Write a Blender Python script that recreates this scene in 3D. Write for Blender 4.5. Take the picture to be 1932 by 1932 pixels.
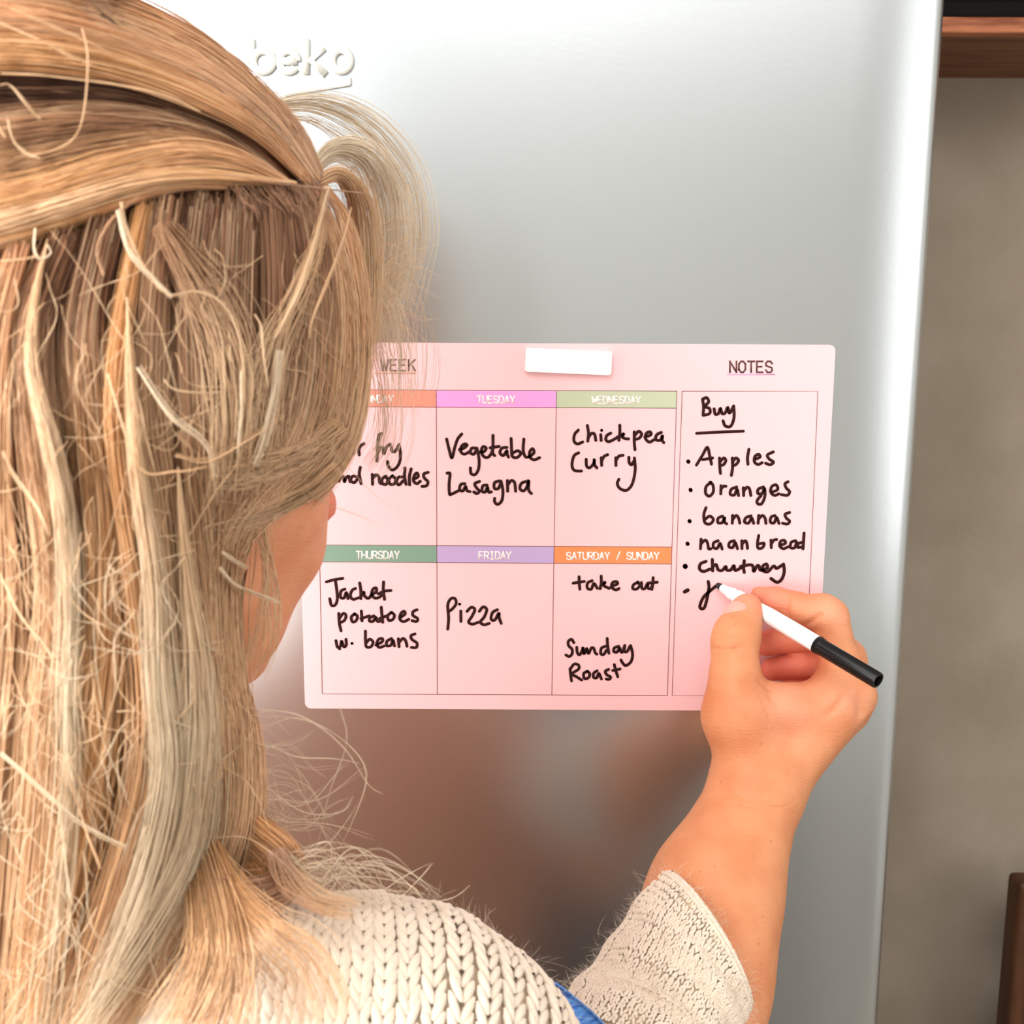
import bpy, bmesh, math, random
import numpy as np
from mathutils import Vector, Matrix, Euler
random.seed(7); rng = np.random.default_rng(7)
for o in list(bpy.data.objects): bpy.data.objects.remove(o)
SC = bpy.context.scene; COL = SC.collection
R_ = math.radians

# ------------------------------------------------------------------ camera
ZB = 1.294                                   # height of the planner's lower edge
CAMP = np.array([0.11986, -0.57237, 0.20605 + ZB])
cam = bpy.data.cameras.new('camera'); camo = bpy.data.objects.new('camera', cam); COL.objects.link(camo)
camo.location = CAMP; camo.rotation_euler = Euler((R_(81.0576), R_(-0.2881), R_(0.063)), 'XYZ')
cam.sensor_width = 36.0; cam.sensor_fit = 'HORIZONTAL'; F_PX = 1937.0; cam.lens = F_PX/1932*36
cam.clip_start = 0.01; cam.clip_end = 50
cam.dof.use_dof = True; cam.dof.focus_distance = 0.56; cam.dof.aperture_fstop = 20
SC.camera = camo
CAMR = np.array(camo.rotation_euler.to_matrix())

# ------------------------------------------------------------------ light
SC.view_settings.view_transform = 'Standard'; SC.view_settings.look = 'None'
SC.view_settings.gamma = 1.0; SC.view_settings.use_curve_mapping = False
SC.view_settings.exposure = EXPOSURE = 0.06
world = bpy.data.worlds.new('world'); SC.world = world; world.use_nodes = True
bg = world.node_tree.nodes['Background']
bg.inputs[0].default_value = (0.90, 0.95, 1.0, 1); bg.inputs[1].default_value = 0.5

def area(name, loc, target, sx, sy, power, col):
    l = bpy.data.lights.new(name, 'AREA'); l.shape = 'RECTANGLE'; l.size = sx; l.size_y = sy
    l.energy = power; l.color = col
    o = bpy.data.objects.new(name, l); COL.objects.link(o); o.location = loc
    d = Vector(target) - Vector(loc); o.rotation_euler = d.to_track_quat('-Z', 'Y').to_euler()
    return o
area('window_daylight', (-1.85, -1.35, 1.42), (-0.1, -0.25, 1.3), 1.2, 1.2, 42, (1.0, 0.97, 0.935))
area('window_upper', (-1.15, -1.8, 2.2), (0.0, -0.1, 1.45), 1.1, 0.6, 21, (0.95, 0.98, 1.0))
area('fill_light_low', (-0.80, -1.75, 1.25), (-0.1, -0.25, 1.28), 0.8, 0.8, 17, (1.0, 0.965, 0.92))  # added fill that brightens the lower hair, no window known here
area('fill_light_back', (0.6, -2.3, 2.57), (0.6, -2.3, 0), 1.6, 1.2, 12, (1.0, 0.97, 0.94))  # fill added over the unseen rear floor and wall to lift the door's reflection
area('ceiling_lamp', (-0.15, -0.8, 2.55), (-0.1, -0.4, 1.4), 1.1, 1.0, 15, (1.0, 0.97, 0.93))
area('window_daylight_right', (1.9, -1.0, 1.75), (0.2, 0, 1.3), 1.5, 1.5, 10, (1.0, 0.98, 0.96))

# ------------------------------------------------------------------ helpers
def P(px, py, y=0.0):
    """world point on the plane at depth y seen at photo position (px,py)"""
    d = CAMR @ np.array([(px-966)/F_PX, (966-py)/F_PX, -1.0])
    t = (y - CAMP[1])/d[1]
    return CAMP + d*t
def PV(px, py, y):            # vectorised
    px = np.asarray(px, float); py = np.asarray(py, float); y = np.asarray(y, float)
    d = np.stack([(px-966)/F_PX, (966-py)/F_PX, -np.ones_like(px)], -1) @ CAMR.T
    t = (y - CAMP[1])/d[..., 1]
    return CAMP + d*t[..., None]
def RP(rpx, px, py, y):       # radius in metres of rpx pixels at that point
    q = P(px, py, y); return rpx*(-(CAMR.T @ (q-CAMP))[2])/F_PX

def srgb(r, g, b):
    f = lambda c: (c/255/12.92 if c/255 <= 0.04045 else ((c/255+0.055)/1.055)**2.4)
    return (f(r), f(g), f(b), 1.0)

def mat(name, color, rough=0.5, metal=0.0, spec=0.5, **kw):
    m = bpy.data.materials.new(name); m.use_nodes = True
    b = m.node_tree.nodes['Principled BSDF']
    b.inputs['Base Color'].default_value = color; b.inputs['Roughness'].default_value = rough
    b.inputs['Metallic'].default_value = metal; b.inputs['Specular IOR Level'].default_value = spec
    for k, v in kw.items():
        b.inputs[k].default_value = v
    return m
def nod(m, t, **kw):
    n = m.node_tree.nodes.new(t)
    for k, v in kw.items(): setattr(n, k, v)
    return n
def lnk(m, a, b): m.node_tree.links.new(a, b)
def bsdf(m): return m.node_tree.nodes['Principled BSDF']
def add_bump(m, scale=200, strength=0.2, dist=0.001, detail=3, stretch=None, kind='NOISE'):
    tc = nod(m, 'ShaderNodeTexCoord'); mp = nod(m, 'ShaderNodeMapping')
    if stretch: mp.inputs['Scale'].default_value = stretch
    lnk(m, tc.outputs['Object'], mp.inputs[0])
    if kind == 'NOISE':
        n = nod(m, 'ShaderNodeTexNoise'); n.inputs['Scale'].default_value = scale; n.inputs['Detail'].default_value = detail; out = n.outputs[0]
    else:
        n = nod(m, 'ShaderNodeTexVoronoi'); n.inputs['Scale'].default_value = scale; out = n.outputs[0]
    lnk(m, mp.outputs[0], n.inputs['Vector'])
    bp = nod(m, 'ShaderNodeBump'); bp.inputs['Strength'].default_value = strength; bp.inputs['Distance'].default_value = dist
    lnk(m, out, bp.inputs['Height']); lnk(m, bp.outputs[0], bsdf(m).inputs['Normal'])
    return n, mp
def add_mottle(m, c1, c2, scale=8, detail=4, stretch=None, lo=0.35, hi=0.65):
    tc = nod(m, 'ShaderNodeTexCoord'); mp = nod(m, 'ShaderNodeMapping')
    if stretch: mp.inputs['Scale'].default_value = stretch
    n = nod(m, 'ShaderNodeTexNoise'); n.inputs['Scale'].default_value = scale; n.inputs['Detail'].default_value = detail
    r = nod(m, 'ShaderNodeValToRGB'); r.color_ramp.elements[0].position = lo; r.color_ramp.elements[1].position = hi
    r.color_ramp.elements[0].color = c1; r.color_ramp.elements[1].color = c2
    lnk(m, tc.outputs['Object'], mp.inputs[0]); lnk(m, mp.outputs[0], n.inputs['Vector']); lnk(m, n.outputs[0], r.inputs[0])
    lnk(m, r.outputs[0], bsdf(m).inputs['Base Color']); return r

def link(name, me, m=None, parent=None, smooth=False):
    o = bpy.data.objects.new(name, me); COL.objects.link(o)
    if m: me.materials.append(m)
    if smooth: me.shade_smooth()
    if parent: o.parent = parent
    return o
def mesh_np(name, v, quads=None, tris=None, m=None, parent=None, smooth=True, col=None):
    """fast mesh from numpy arrays, optional per-vertex colour"""
    me = bpy.data.meshes.new(name)
    nq = 0 if quads is None else len(quads); nt = 0 if tris is None else len(tris)
    me.vertices.add(len(v)); me.vertices.foreach_set('co', np.asarray(v, np.float32).ravel())
    idx = []; st = []
    if nq: idx.append(np.asarray(quads, np.int32).ravel()); st.append(np.arange(nq)*4)
    if nt: idx.append(np.asarray(tris, np.int32).ravel()); st.append(nq*4 + np.arange(nt)*3)
    idx = np.concatenate(idx); st = np.concatenate(st)
    me.loops.add(len(idx)); me.loops.foreach_set('vertex_index', idx.astype(np.int32))
    me.polygons.add(nq+nt); me.polygons.foreach_set('loop_start', st.astype(np.int32))
    me.update(calc_edges=True)
    if col is not None:
        a = me.color_attributes.new('col', 'FLOAT_COLOR', 'POINT')
        c = np.ones((len(v), 4), np.float32); c[:, :3] = col; a.data.foreach_set('color', c.ravel())
    return link(name, me, m, parent, smooth)
def mesh_bm(name, bm, m=None, parent=None, smooth=False):
    me = bpy.data.meshes.new(name); bmesh.ops.recalc_face_normals(bm, faces=bm.faces); bm.to_mesh(me); bm.free()
    return link(name, me, m, parent, smooth)
def add_box(bm, x0, x1, y0, y1, z0, z1, bevel=0.0, seg=3):
    r = bmesh.ops.create_cube(bm, size=1.0)
    vs = r['verts']
    for v in vs: v.co = Vector(((x0+x1)/2+v.co.x*(x1-x0), (y0+y1)/2+v.co.y*(y1-y0), (z0+z1)/2+v.co.z*(z1-z0)))
    if bevel:
        es = list({e for v in vs for e in v.link_edges})
        bmesh.ops.bevel(bm, geom=es, offset=bevel, segments=seg, affect='EDGES', profile=0.5)
def box(name, x0, x1, y0, y1, z0, z1, m, parent=None, bevel=0.0, seg=3):
    bm = bmesh.new(); add_box(bm, x0, x1, y0, y1, z0, z1, bevel, seg)
    return mesh_bm(name, bm, m, parent, smooth=False)
def tag(o, label=None, cat=None, group=None, kind=None):
    if label: o['label'] = label
    if cat: o['category'] = cat
    if group: o['group'] = group
    if kind: o['kind'] = kind
    return o
def empty(name, loc=(0, 0, 0)):
    o = bpy.data.objects.new(name, None); o.location = loc; o.empty_display_size = 0.05; COL.objects.link(o); return o
def catmull(pts, n):
    p = np.asarray(pts, float); k = len(p)
    if k == 2: t = np.linspace(0, 1, n)[:, None]; return p[0]*(1-t)+p[1]*t
    q = np.vstack([2*p[0]-p[1], p, 2*p[-1]-p[-2]])
    s = np.linspace(0, k-1-1e-9, n); i = s.astype(int); f = (s-i)[:, None]
    a, b, c, d = q[i], q[i+1], q[i+2], q[i+3]
    return 0.5*((2*b)+(-a+c)*f+(2*a-5*b+4*c-d)*f*f+(-a+3*b-3*c+d)*f**3)
def lathe(name, prof, a, b, m, parent=None, seg=32):
    """revolve profile [(t metres along a->b, r)] about the axis a->b"""
    a = Vector(a); b = Vector(b); ax = (b-a).normalized()
    u = ax.orthogonal().normalized(); w = ax.cross(u)
    bm = bmesh.new(); rings = []
    for t, r in prof:
        rings.append([bm.verts.new(a+ax*t+(u*math.cos(2*math.pi*i/seg)+w*math.sin(2*math.pi*i/seg))*r) for i in range(seg)])
    for r0, r1 in zip(rings, rings[1:]):
        for i in range(seg): bm.faces.new((r0[i], r0[(i+1) % seg], r1[(i+1) % seg], r1[i]))
    bm.faces.new(rings[0]); bm.faces.new(rings[-1][::-1])
    o = mesh_bm(name, bm, m, parent, smooth=True)
    o.data.shade_smooth()
    if hasattr(o.data, 'set_sharp_from_angle'): o.data.set_sharp_from_angle(angle=R_(40))
    return o

# flat ribbons lying on a vertical sheet (ink, print): list of polylines in (x,z), widths in metres
def ribbon_mesh(name, polys, width, y0, y1, m, parent, round_ends=True, closed=False):
    V = []; Q = []; T = []; y00 = y0
    for kk, pl in enumerate(polys):
        y0 = y00-(kk % 7)*1.2e-5
        p = np.asarray(pl, float); n = len(p)
        if n == 1: p = np.vstack([p, p+[1e-5, 0]]); n = 2
        shut = n > 8 and np.allclose(p[0], p[-1], atol=1e-7)
        t = np.gradient(p, axis=0)
        if shut: t[0] = t[-1] = p[1]-p[-2]
        t /= (np.linalg.norm(t, axis=1, keepdims=True)+1e-12)
        nn = np.stack([-t[:, 1], t[:, 0]], 1); w = width/2
        if callable(width): w = None
        L = p+nn*w; Rr = p-nn*w
        b = len(V)
        for i in range(n):
            V += [(L[i, 0], y0, L[i, 1]), (Rr[i, 0], y0, Rr[i, 1]), (Rr[i, 0], y1, Rr[i, 1]), (L[i, 0], y1, L[i, 1])]
        for i in range(n-1):
            c = b+4*i; d = c+4
            Q += [(c, c+1, d+1, d), (c+1, c+2, d+2, d+1), (c+2, c+3, d+3, d+2), (c+3, c, d, d+3)]
        if not shut: Q += [(b, b+3, b+2, b+1), (b+4*n-4, b+4*n-3, b+4*n-2, b+4*n-1)]
        if round_ends:
            for c in (p[0], p[-1]):
                b = len(V); K = 10
                for i in range(K):
                    an = 2*math.pi*i/K; V.append((c[0]+w*math.cos(an), y0-9e-6, c[1]+w*math.sin(an)))
                for i in range(K):
                    an = 2*math.pi*i/K; V.append((c[0]+w*math.cos(an), y1, c[1]+w*math.sin(an)))
                for i in range(K):
                    j = (i+1) % K; Q.append((b+i, b+j, b+K+j, b+K+i))
                for i in range(1, K-1): T.append((b, b+i+1, b+i))
    return mesh_np(name, np.array(V), np.array(Q), np.array(T) if T else None, m, parent, smooth=False)

# ------------------------------------------------------------------ implicit surfaces (smooth unions meshed by surface nets)
def sd_cone(p, a, b, ra, rb):
    a = np.asarray(a, float); b = np.asarray(b, float); ba = b-a; pa = p-a
    h = np.clip((pa @ ba)/(ba @ ba), 0, 1)
    return np.linalg.norm(pa-h[..., None]*ba, axis=-1)-(ra+(rb-ra)*h)
def sd_ell(p, c, M, r):        # M rows = local axes, r radii
    q = ((p-c) @ np.asarray(M).T)/np.asarray(r)
    k0 = np.linalg.norm(q, axis=-1); k1 = np.linalg.norm(q/np.asarray(r), axis=-1)+1e-9
    return k0*(k0-1.0)/k1
def smin(a, b, k):
    h = np.clip(0.5+0.5*(b-a)/k, 0, 1); return b*(1-h)+a*h-k*h*(1-h)
def smax(a, b, k): return -smin(-a, -b, k)
class Field:
    def __init__(s): s.pr = []
    def cone(s, a, b, ra, rb, k=0.006, op='u'): s.pr.append(('c', np.array(a, float), np.array(b, float), ra, rb, k, op)); return s
    def ell(s, c, M, r, k=0.006, op='u'): s.pr.append(('e', np.array(c, float), np.array(M, float), np.array(r, float), None, k, op)); return s
    def eval(s, p, only_bbox=False):
        d = np.full(p.shape[:-1], 0.2)
        for pr in s.pr:
            f = sd_cone(p, *pr[1:5]) if pr[0] == 'c' else sd_ell(p, pr[1], pr[2], pr[3])
            d = smin(d, f, pr[5]) if pr[6] == 'u' else smax(d, -f, pr[5])
        return d
    def grid(s, lo, hi, h):
        lo = np.array(lo, float); n = (np.ceil((np.array(hi)-lo)/h)).astype(int)+1
        d = np.full(n, 0.03, np.float32)
        ax = [lo[i]+h*np.arange(n[i]) for i in range(3)]
        for pr in s.pr:
            if pr[0] == 'c':
                mn = np.minimum(pr[1]-pr[3], pr[2]-pr[4]); mx = np.maximum(pr[1]+pr[3], pr[2]+pr[4])
            else:
                rr = max(pr[3]); mn = pr[1]-rr; mx = pr[1]+rr
            mg = 0.006+1.2*pr[5]
            i0 = np.clip(((mn-mg-lo)/h).astype(int), 0, n-1); i1 = np.clip(((mx+mg-lo)/h).astype(int)+2, 1, n)
            if np.any(i1 <= i0): continue
            X = np.stack(np.meshgrid(*[ax[i][i0[i]:i1[i]] for i in range(3)], indexing='ij'), -1)
            f = sd_cone(X, *pr[1:5]) if pr[0] == 'c' else sd_ell(X, pr[1], pr[2], pr[3])
            sl = tuple(slice(i0[i], i1[i]) for i in range(3))
            d[sl] = smin(d[sl], f, pr[5]) if pr[6] == 'u' else smax(d[sl], -f, pr[5])
        return d, lo, h
def surface_nets(d, lo, h):
    s = d < 0; n = np.array(d.shape); c = n-1
    cnt = np.zeros(c, np.int8)
    cor = [(i, j, k) for i in (0, 1) for j in (0, 1) for k in (0, 1)]
    for o in cor: cnt += s[o[0]:o[0]+c[0], o[1]:o[1]+c[1], o[2]:o[2]+c[2]]
    act = (cnt > 0) & (cnt < 8); ids = np.full(c, -1, np.int64); A = np.argwhere(act); ids[act] = np.arange(len(A))
    val = np.stack([d[A[:, 0]+o[0], A[:, 1]+o[1], A[:, 2]+o[2]] for o in cor], 1)
    acc = np.zeros((len(A), 3)); num = np.zeros(len(A))
    for a in range(8):
        for b in range(a+1, 8):
            if sum(abs(cor[a][i]-cor[b][i]) for i in range(3)) != 1: continue
            va, vb = val[:, a], val[:, b]; x = (va < 0) != (vb < 0)
            t = np.where(x, va/np.where(x, va-vb, 1), 0)
            pt = np.array(cor[a])+(np.array(cor[b])-np.array(cor[a]))*t[:, None]
            acc += pt*x[:, None]; num += x
    V = lo+h*(A+acc/num[:, None])
    Q = []
    for ax in range(3):
        u, w = [(1, 2), (2, 0), (0, 1)][ax]
        s0 = np.take(s, range(0, n[ax]-1), ax); s1 = np.take(s, range(1, n[ax]), ax)
        E = np.argwhere(s0 != s1)
        E = E[(E[:, u] > 0) & (E[:, w] > 0) & (E[:, u] < n[u]-1) & (E[:, w] < n[w]-1)]
        def g(du, dw):
            q = E.copy(); q[:, u] += du; q[:, w] += dw; return ids[q[:, 0], q[:, 1], q[:, 2]]
        q = np.stack([g(-1, -1), g(0, -1), g(0, 0), g(-1, 0)], 1)
        fl = s1[E[:, 0], E[:, 1], E[:, 2]]
        q[fl] = q[fl][:, ::-1]; Q.append(q)
    Q = np.vstack(Q); Q = Q[(Q >= 0).all(1)]
    return V, Q
def strands(name, pts, rad, col, m, parent=None, taper=0.35):
    """N strands as closed-section 3-sided tubes: pts (N,K,3), rad (N,), col (N,K,3)"""
    N, K, _ = pts.shape
    t = np.gradient(pts, axis=1); t /= np.linalg.norm(t, axis=2, keepdims=True)+1e-12
    ref = rng.normal(size=(N, 1, 3)); a = np.cross(t, ref); a /= np.linalg.norm(a, axis=2, keepdims=True)+1e-12
    b = np.cross(t, a); tt = np.linspace(0, 1, K)
    prof = 1-(1-taper)*np.clip((tt-0.7)/0.3, 0, 1)**1.5
    r = np.asarray(rad)[:, None, None]*prof[None, :, None]
    ring = np.stack([pts+r*(a*math.cos(q)+b*math.sin(q)) for q in (0, 2.0944, 4.1888)], 2)   # N,K,3,3
    V = ring.reshape(-1, 3)
    base = (np.arange(N)[:, None]*K+np.arange(K-1)[None])*3
    q = []
    for i in range(3):
        j = (i+1) % 3; q.append(np.stack([base+i, base+j, base+3+j, base+3+i], -1).reshape(-1, 4))
    return mesh_np(name, V, np.concatenate(q), None, m, parent, True, np.repeat(col.reshape(-1, 3), 3, axis=0))
# ------------------------------------------------------------------ room
M_wall = mat('taupe plaster', srgb(158, 144, 128), 0.9); add_bump(M_wall, 90, 0.25, 0.002)
add_mottle(M_wall, srgb(150, 136, 120), srgb(166, 152, 137), 7, 6)
bsdf(M_wall)
M_pale = mat('pale plaster', srgb(236, 235, 230), 0.9)
M_floor = mat('dark floorboards', srgb(150, 142, 134), 0.6)
M_plank = mat('pale grey oak plank', srgb(186, 178, 168), 0.5); add_mottle(M_plank, srgb(168, 158, 146), srgb(200, 192, 182), 5, 4, (1, 12, 1))
YW = 0.553
def struct(o): o['kind'] = 'structure'; return o
struct(box('wall_front', -2.3, 2.3, YW, YW+0.1, 0, 2.6, M_wall))
struct(box('wall_left', -2.4, -2.3, -3.2, YW+0.1, 0, 2.6, M_pale))
struct(box('wall_right', 2.3, 2.4, -3.2, YW+0.1, 0, 2.6, M_pale))
struct(box('wall_back', -2.4, 2.4, -3.3, -3.2, 0, 2.6, M_pale))
struct(box('ceiling', -2.4, 2.4, -3.3, YW+0.1, 2.6, 2.7, M_pale))
fl = struct(box('floor', -2.4, 2.4, -3.3, YW+0.1, -0.1, -0.012, M_floor))
bmp = bmesh.new(); add_box(bmp, 0, 0.148, 0, 0.94, -0.012, 0, 0.0015, 1)
pm = bpy.data.meshes.new('plank'); bmp.to_mesh(pm); bmp.free(); pm.materials.append(M_plank)
for i in range(31):
    for j in range(4):
        o = bpy.data.objects.new('plank', pm); COL.objects.link(o); o.parent = fl
        o.location = (-2.3+i*0.1485, -3.2+j*0.945-(0.3 if i % 2 else 0)*0, 0)

# fridge ------------------------------------------------------------
M_door = mat('brushed silver door', srgb(198, 204, 209), 0.29, 1.0)
def _doorbump():
    m = M_door; tc = nod(m, 'ShaderNodeTexCoord')
    n = nod(m, 'ShaderNodeTexNoise'); n.inputs['Scale'].default_value = 420; n.inputs['Detail'].default_value = 4
    lnk(m, tc.outputs['Object'], n.inputs['Vector'])
    bp = nod(m, 'ShaderNodeBump'); bp.inputs['Strength'].default_value = 0.05; bp.inputs['Distance'].default_value = 0.0006
    lnk(m, n.outputs[0], bp.inputs['Height']); lnk(m, bp.outputs[0], bsdf(m).inputs['Normal'])
_doorbump()
M_body = mat('grey fridge body', srgb(70, 72, 74), 0.5, 0.3)
M_gask = mat('dark rubber gasket', srgb(38, 38, 36), 0.7)
M_badge = mat('pale satin badge', srgb(214, 214, 208), 0.45, 0.1)
fridge = tag(empty('fridge', (0, 0.3, 0)), 'large silver fridge with satin metallic door, filling the wall behind the pink planner', 'fridge')
def at(o, par):            # keep world coordinates under a parent with an offset
    o.parent = par; o.matrix_parent_inverse = Matrix.Translation(par.location).inverted(); return o
DX0, DX1 = -0.345, 0.3507
prof = [(DX0, 0.055), (DX0, 0.016), (DX0+0.004, 0.006), (DX0+0.012, 0.0025), (DX0+0.05, 0.0), (0.298, 0.0), (0.310, 0.0004), (0.322, 0.0015), (0.332, 0.0030), (0.340, 0.0048), (0.3455, 0.0075), (0.3490, 0.0120), (DX1, 0.018), (DX1, 0.055)]
def door(name, z0, z1):
    bm = bmesh.new(); a = [bm.verts.new((x, y, z0)) for x, y in prof]; b = [bm.verts.new((x, y, z1)) for x, y in prof]
    for i in range(len(prof)-1): bm.faces.new((a[i], a[i+1], b[i+1], b[i]))
    bm.faces.new((a[-1], a[0], b[0], b[-1])); bm.faces.new(a); bm.faces.new(b)
    o = mesh_bm(name, bm, M_door, None, True)
    o.data.set_sharp_from_angle(angle=R_(35)); return at(o, fridge)
door_u = door('door', 0.70, 1.855); door('door', 0.045, 0.690)
at(box('cabinet_body', DX0+0.002, DX1-0.002, 0.066, 0.545, 0.03, 1.86, M_body, None, 0.004), fridge)
for z0, z1 in ((0.71, 1.845), (0.055, 0.68)):
    at(box('gasket', DX0+0.006, DX1-0.003, 0.0552, 0.0658, z0, z1, M_gask), fridge)
for x in (DX0+0.05, DX1-0.05):
    for y in (0.12, 0.50):
        at(lathe('foot', [(0, .018), (.03, .018)], (x, y, 0.0), (x, y, .1), M_gask), fridge)
# raised badge lettering
def cz(o, s):
    def f(x, y, yy=0.0): q = P(o[0]+x/s, o[1]+y/s, yy); return (q[0], q[2])
    return f
C3 = cz((400, 0), 3.864)
def arc(cx, cy, rx, ry, a0, a1, n=28): return [(cx+rx*math.cos(R_(a0+(a1-a0)*i/(n-1))), cy-ry*math.sin(R_(a0+(a1-a0)*i/(n-1)))) for i in range(n)]
badge = []
letters = {'b': [[(290, 288), (290, 470)], arc(376, 450, 72, 76, 180, 540, 40)],
           'e': [arc(560, 450, 66, 76, 0, 322, 36), [(500, 450), (622, 450)]],
           'k': [[(686, 285), (686, 545)], [(815, 348), (722, 445), (830, 545)]],
           'o': [arc(943, 444, 66, 76, 0, 360, 40)]}
for ch, st in letters.items():
    polys = [[C3(*q) for q in s] for s in st]
    o = ribbon_mesh('badge_letter', polys, 0.0037, -0.0016, 0.0003, M_badge, door_u, round_ends=False)
    tag(o, 'raised pale letter %s of the badge' % ch)
q = [C3(537, 645), C3(1014, 566), C3(1014, 626), C3(537, 706)]
bm = bmesh.new(); a = [bm.verts.new((x, -0.0016, z)) for x, z in q]; b = [bm.verts.new((x, 0.0003, z)) for x, z in q]
bm.faces.new(a); bm.faces.new(b[::-1])
for i in range(4): bm.faces.new((a[i], a[(i+1) % 4], b[(i+1) % 4], b[i]))
bmesh.ops.bevel(bm, geom=list(bm.edges), offset=0.0004, segments=2, affect='EDGES')
mesh_bm('badge_bar', bm, M_badge, door_u)

# shelf on the wall at the right ---------------------------------------
M_wood = mat('reddish brown timber', srgb(128, 66, 36), 0.55); add_mottle(M_wood, srgb(130, 62, 26), srgb(206, 128, 86), 12, 5, (1, 9, 9))
M_wood2 = mat('walnut brown timber', srgb(96, 60, 38), 0.6); add_mottle(M_wood2, srgb(104, 62, 38), srgb(140, 92, 60), 10, 5, (1, 14, 6))
zj = P(1860, 148, YW)[2]
d = CAMR @ np.array([(1860-966)/F_PX, (966-62)/F_PX, -1.0]); tt = (zj-CAMP[2])/d[2]; ySh = CAMP[1]+d[1]*tt
zt = P(1860, 31, ySh)[2]
shelf = tag(empty('wall_shelf', (1.0, YW, zj)), 'thick brown wooden shelf on the wall, right of the fridge top', 'shelf')
at(box('shelf_board', 0.42, 1.7, ySh+0.014, YW, zj, zt, M_wood2, None, 0.002), shelf)
at(box('front_trim', 0.42, 1.7, ySh, ySh+0.014, zj, zt, M_wood, None, 0.002), shelf)
for x in (0.55, 1.5):
    pass
M_black = mat('black plastic', srgb(10, 9, 10), 0.7, 0, 0.15)
bb = tag(empty('storage_box', (0.9, YW-0.12, zt)), 'black box standing on the wooden shelf above the right edge of the fridge', 'box')
y_b = ySh+0.012
at(box('casing', 0.46, 0.98, y_b, YW-0.004, zt, zt+0.26, M_black, None, 0.006), bb)
M_face = mat('black front cloth', srgb(7, 6, 7), 0.95, 0, 0.05); add_bump(M_face, 900, 0.5, 0.0005)
at(box('front_panel', 0.475, 0.965, y_b-0.004, y_b, zt+0.018, zt+0.245, M_face, None, 0.001), bb)

# wooden chair, only the upper corner of its back shows ------------------
M_chair = mat('brown chair wood', srgb(92, 54, 26), 0.5); add_mottle(M_chair, srgb(66, 36, 16), srgb(92, 54, 26), 9, 4, (9, 9, 1))
yc = 0.47
q0 = P(1925, 1668, yc)
cx0 = q0[0]; chz = q0[2]
chair = tag(empty('wooden_chair', (cx0+0.22, yc-0.2, 0)), 'brown wooden chair against the wall, only the edge of its back in view lower right', 'chair')
def post(x0, x1, y0, y1, z1, nm): at(box(nm, x0, x1, y0, y1, 0, z1, M_chair, None, 0.006, 4), chair)
post(cx0, cx0+0.045, yc, yc+0.03, chz, 'back_post'); post(cx0+0.395, cx0+0.44, yc, yc+0.03, chz, 'back_post')
post(cx0, cx0+0.04, yc-0.40, yc-0.36, 0.44, 'leg'); post(cx0+0.40, cx0+0.44, yc-0.40, yc-0.36, 0.44, 'leg')
at(box('seat', cx0-0.005, cx0+0.445, yc-0.41, yc-0.002, 0.44, 0.47, M_chair, None, 0.006, 4), chair)
for z in (0.58, 0.70, 0.82): at(box('back_rail', cx0+0.045, cx0+0.395, yc+0.005, yc+0.025, z, z+0.06, M_chair, None, 0.003), chair)

# added cupboard in place of a dark figure behind the camera, for the reflection -------
M_dark = mat('dark plum lacquer', srgb(40, 22, 40), 0.7, 0, 0.2)
cup = tag(empty('added_dark_cupboard', (0, -1.45, 0)), 'dark cupboard added behind the viewpoint to make the dim blur in the lower fridge door', 'cupboard')
at(box('carcass', -0.47, 0.40, -1.75, -1.02, 0.0, 0.98, M_dark, None, 0.004), cup)
for x0, x1 in ((-0.46, -0.04), (-0.03, 0.39)):
    dd = at(box('added_cupboard_door', x0, x1, -1.02, -1.0, 0.06, 0.95, M_dark, None, 0.003), cup)
M_unit = mat('white added front', srgb(240, 240, 238), 0.5)
unit = tag(empty('added_white_unit', (0.95, -1.6, 0)), 'white unit added behind the viewpoint to make a pale blur in the fridge door', 'cabinet')  # unseen white block added to lighten the lower right of the door
at(box('carcass', 0.52, 1.45, -1.9, -1.30, 0.0, 0.90, M_unit, None, 0.003), unit)
for x0, x1 in ((0.53, 0.98), (0.99, 1.44)): at(box('added_unit_door', x0, x1, -1.30, -1.28, 0.08, 0.87, M_unit, None, 0.003), unit)
# ------------------------------------------------------------------ planner
M_pink = mat('pink dry wipe sheet', srgb(246, 197, 201), 0.45, 0, 0.22)
M_ink = mat('dark marker ink', srgb(46, 17, 17), 0.6, 0, 0.15)
M_line = mat('thin printed line', srgb(120, 70, 72), 0.5)
M_lett = mat('dark printed lettering', srgb(88, 52, 50), 0.5)
M_wlet = mat('white printed lettering', srgb(250, 235, 232), 0.5)
planner = empty('weekly_planner', (0.1485, -0.0006, ZB+0.105))
tag(planner, 'pink weekly meal planner sheet with coloured day headers, on the fridge door', 'planner')
def rrect(x0, x1, z0, z1, r, n=6):
    out = []
    for cx, cz_, a0 in ((x1-r, z1-r, 0), (x0+r, z1-r, 90), (x0+r, z0+r, 180), (x1-r, z0+r, 270)):
        for i in range(n+1): a = R_(a0+90*i/n); out.append((cx+r*math.cos(a), cz_+r*math.sin(a)))
    return out
def prism(name, outline, y0, y1, m, parent, bev=0.0):
    bm = bmesh.new(); a = [bm.verts.new((x, y0, z)) for x, z in outline]; b = [bm.verts.new((x, y1, z)) for x, z in outline]
    bm.faces.new(a); bm.faces.new(b[::-1]); n = len(a)
    for i in range(n): bm.faces.new((a[i], a[(i+1) % n], b[(i+1) % n], b[i]))
    if bev: bmesh.ops.bevel(bm, geom=[e for e in bm.edges if e.verts[0].co.y == y0 and e.verts[1].co.y == y0], offset=bev, segments=3, affect='EDGES')
    return mesh_bm(name, bm, m, parent)
YB = -0.0010
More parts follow.
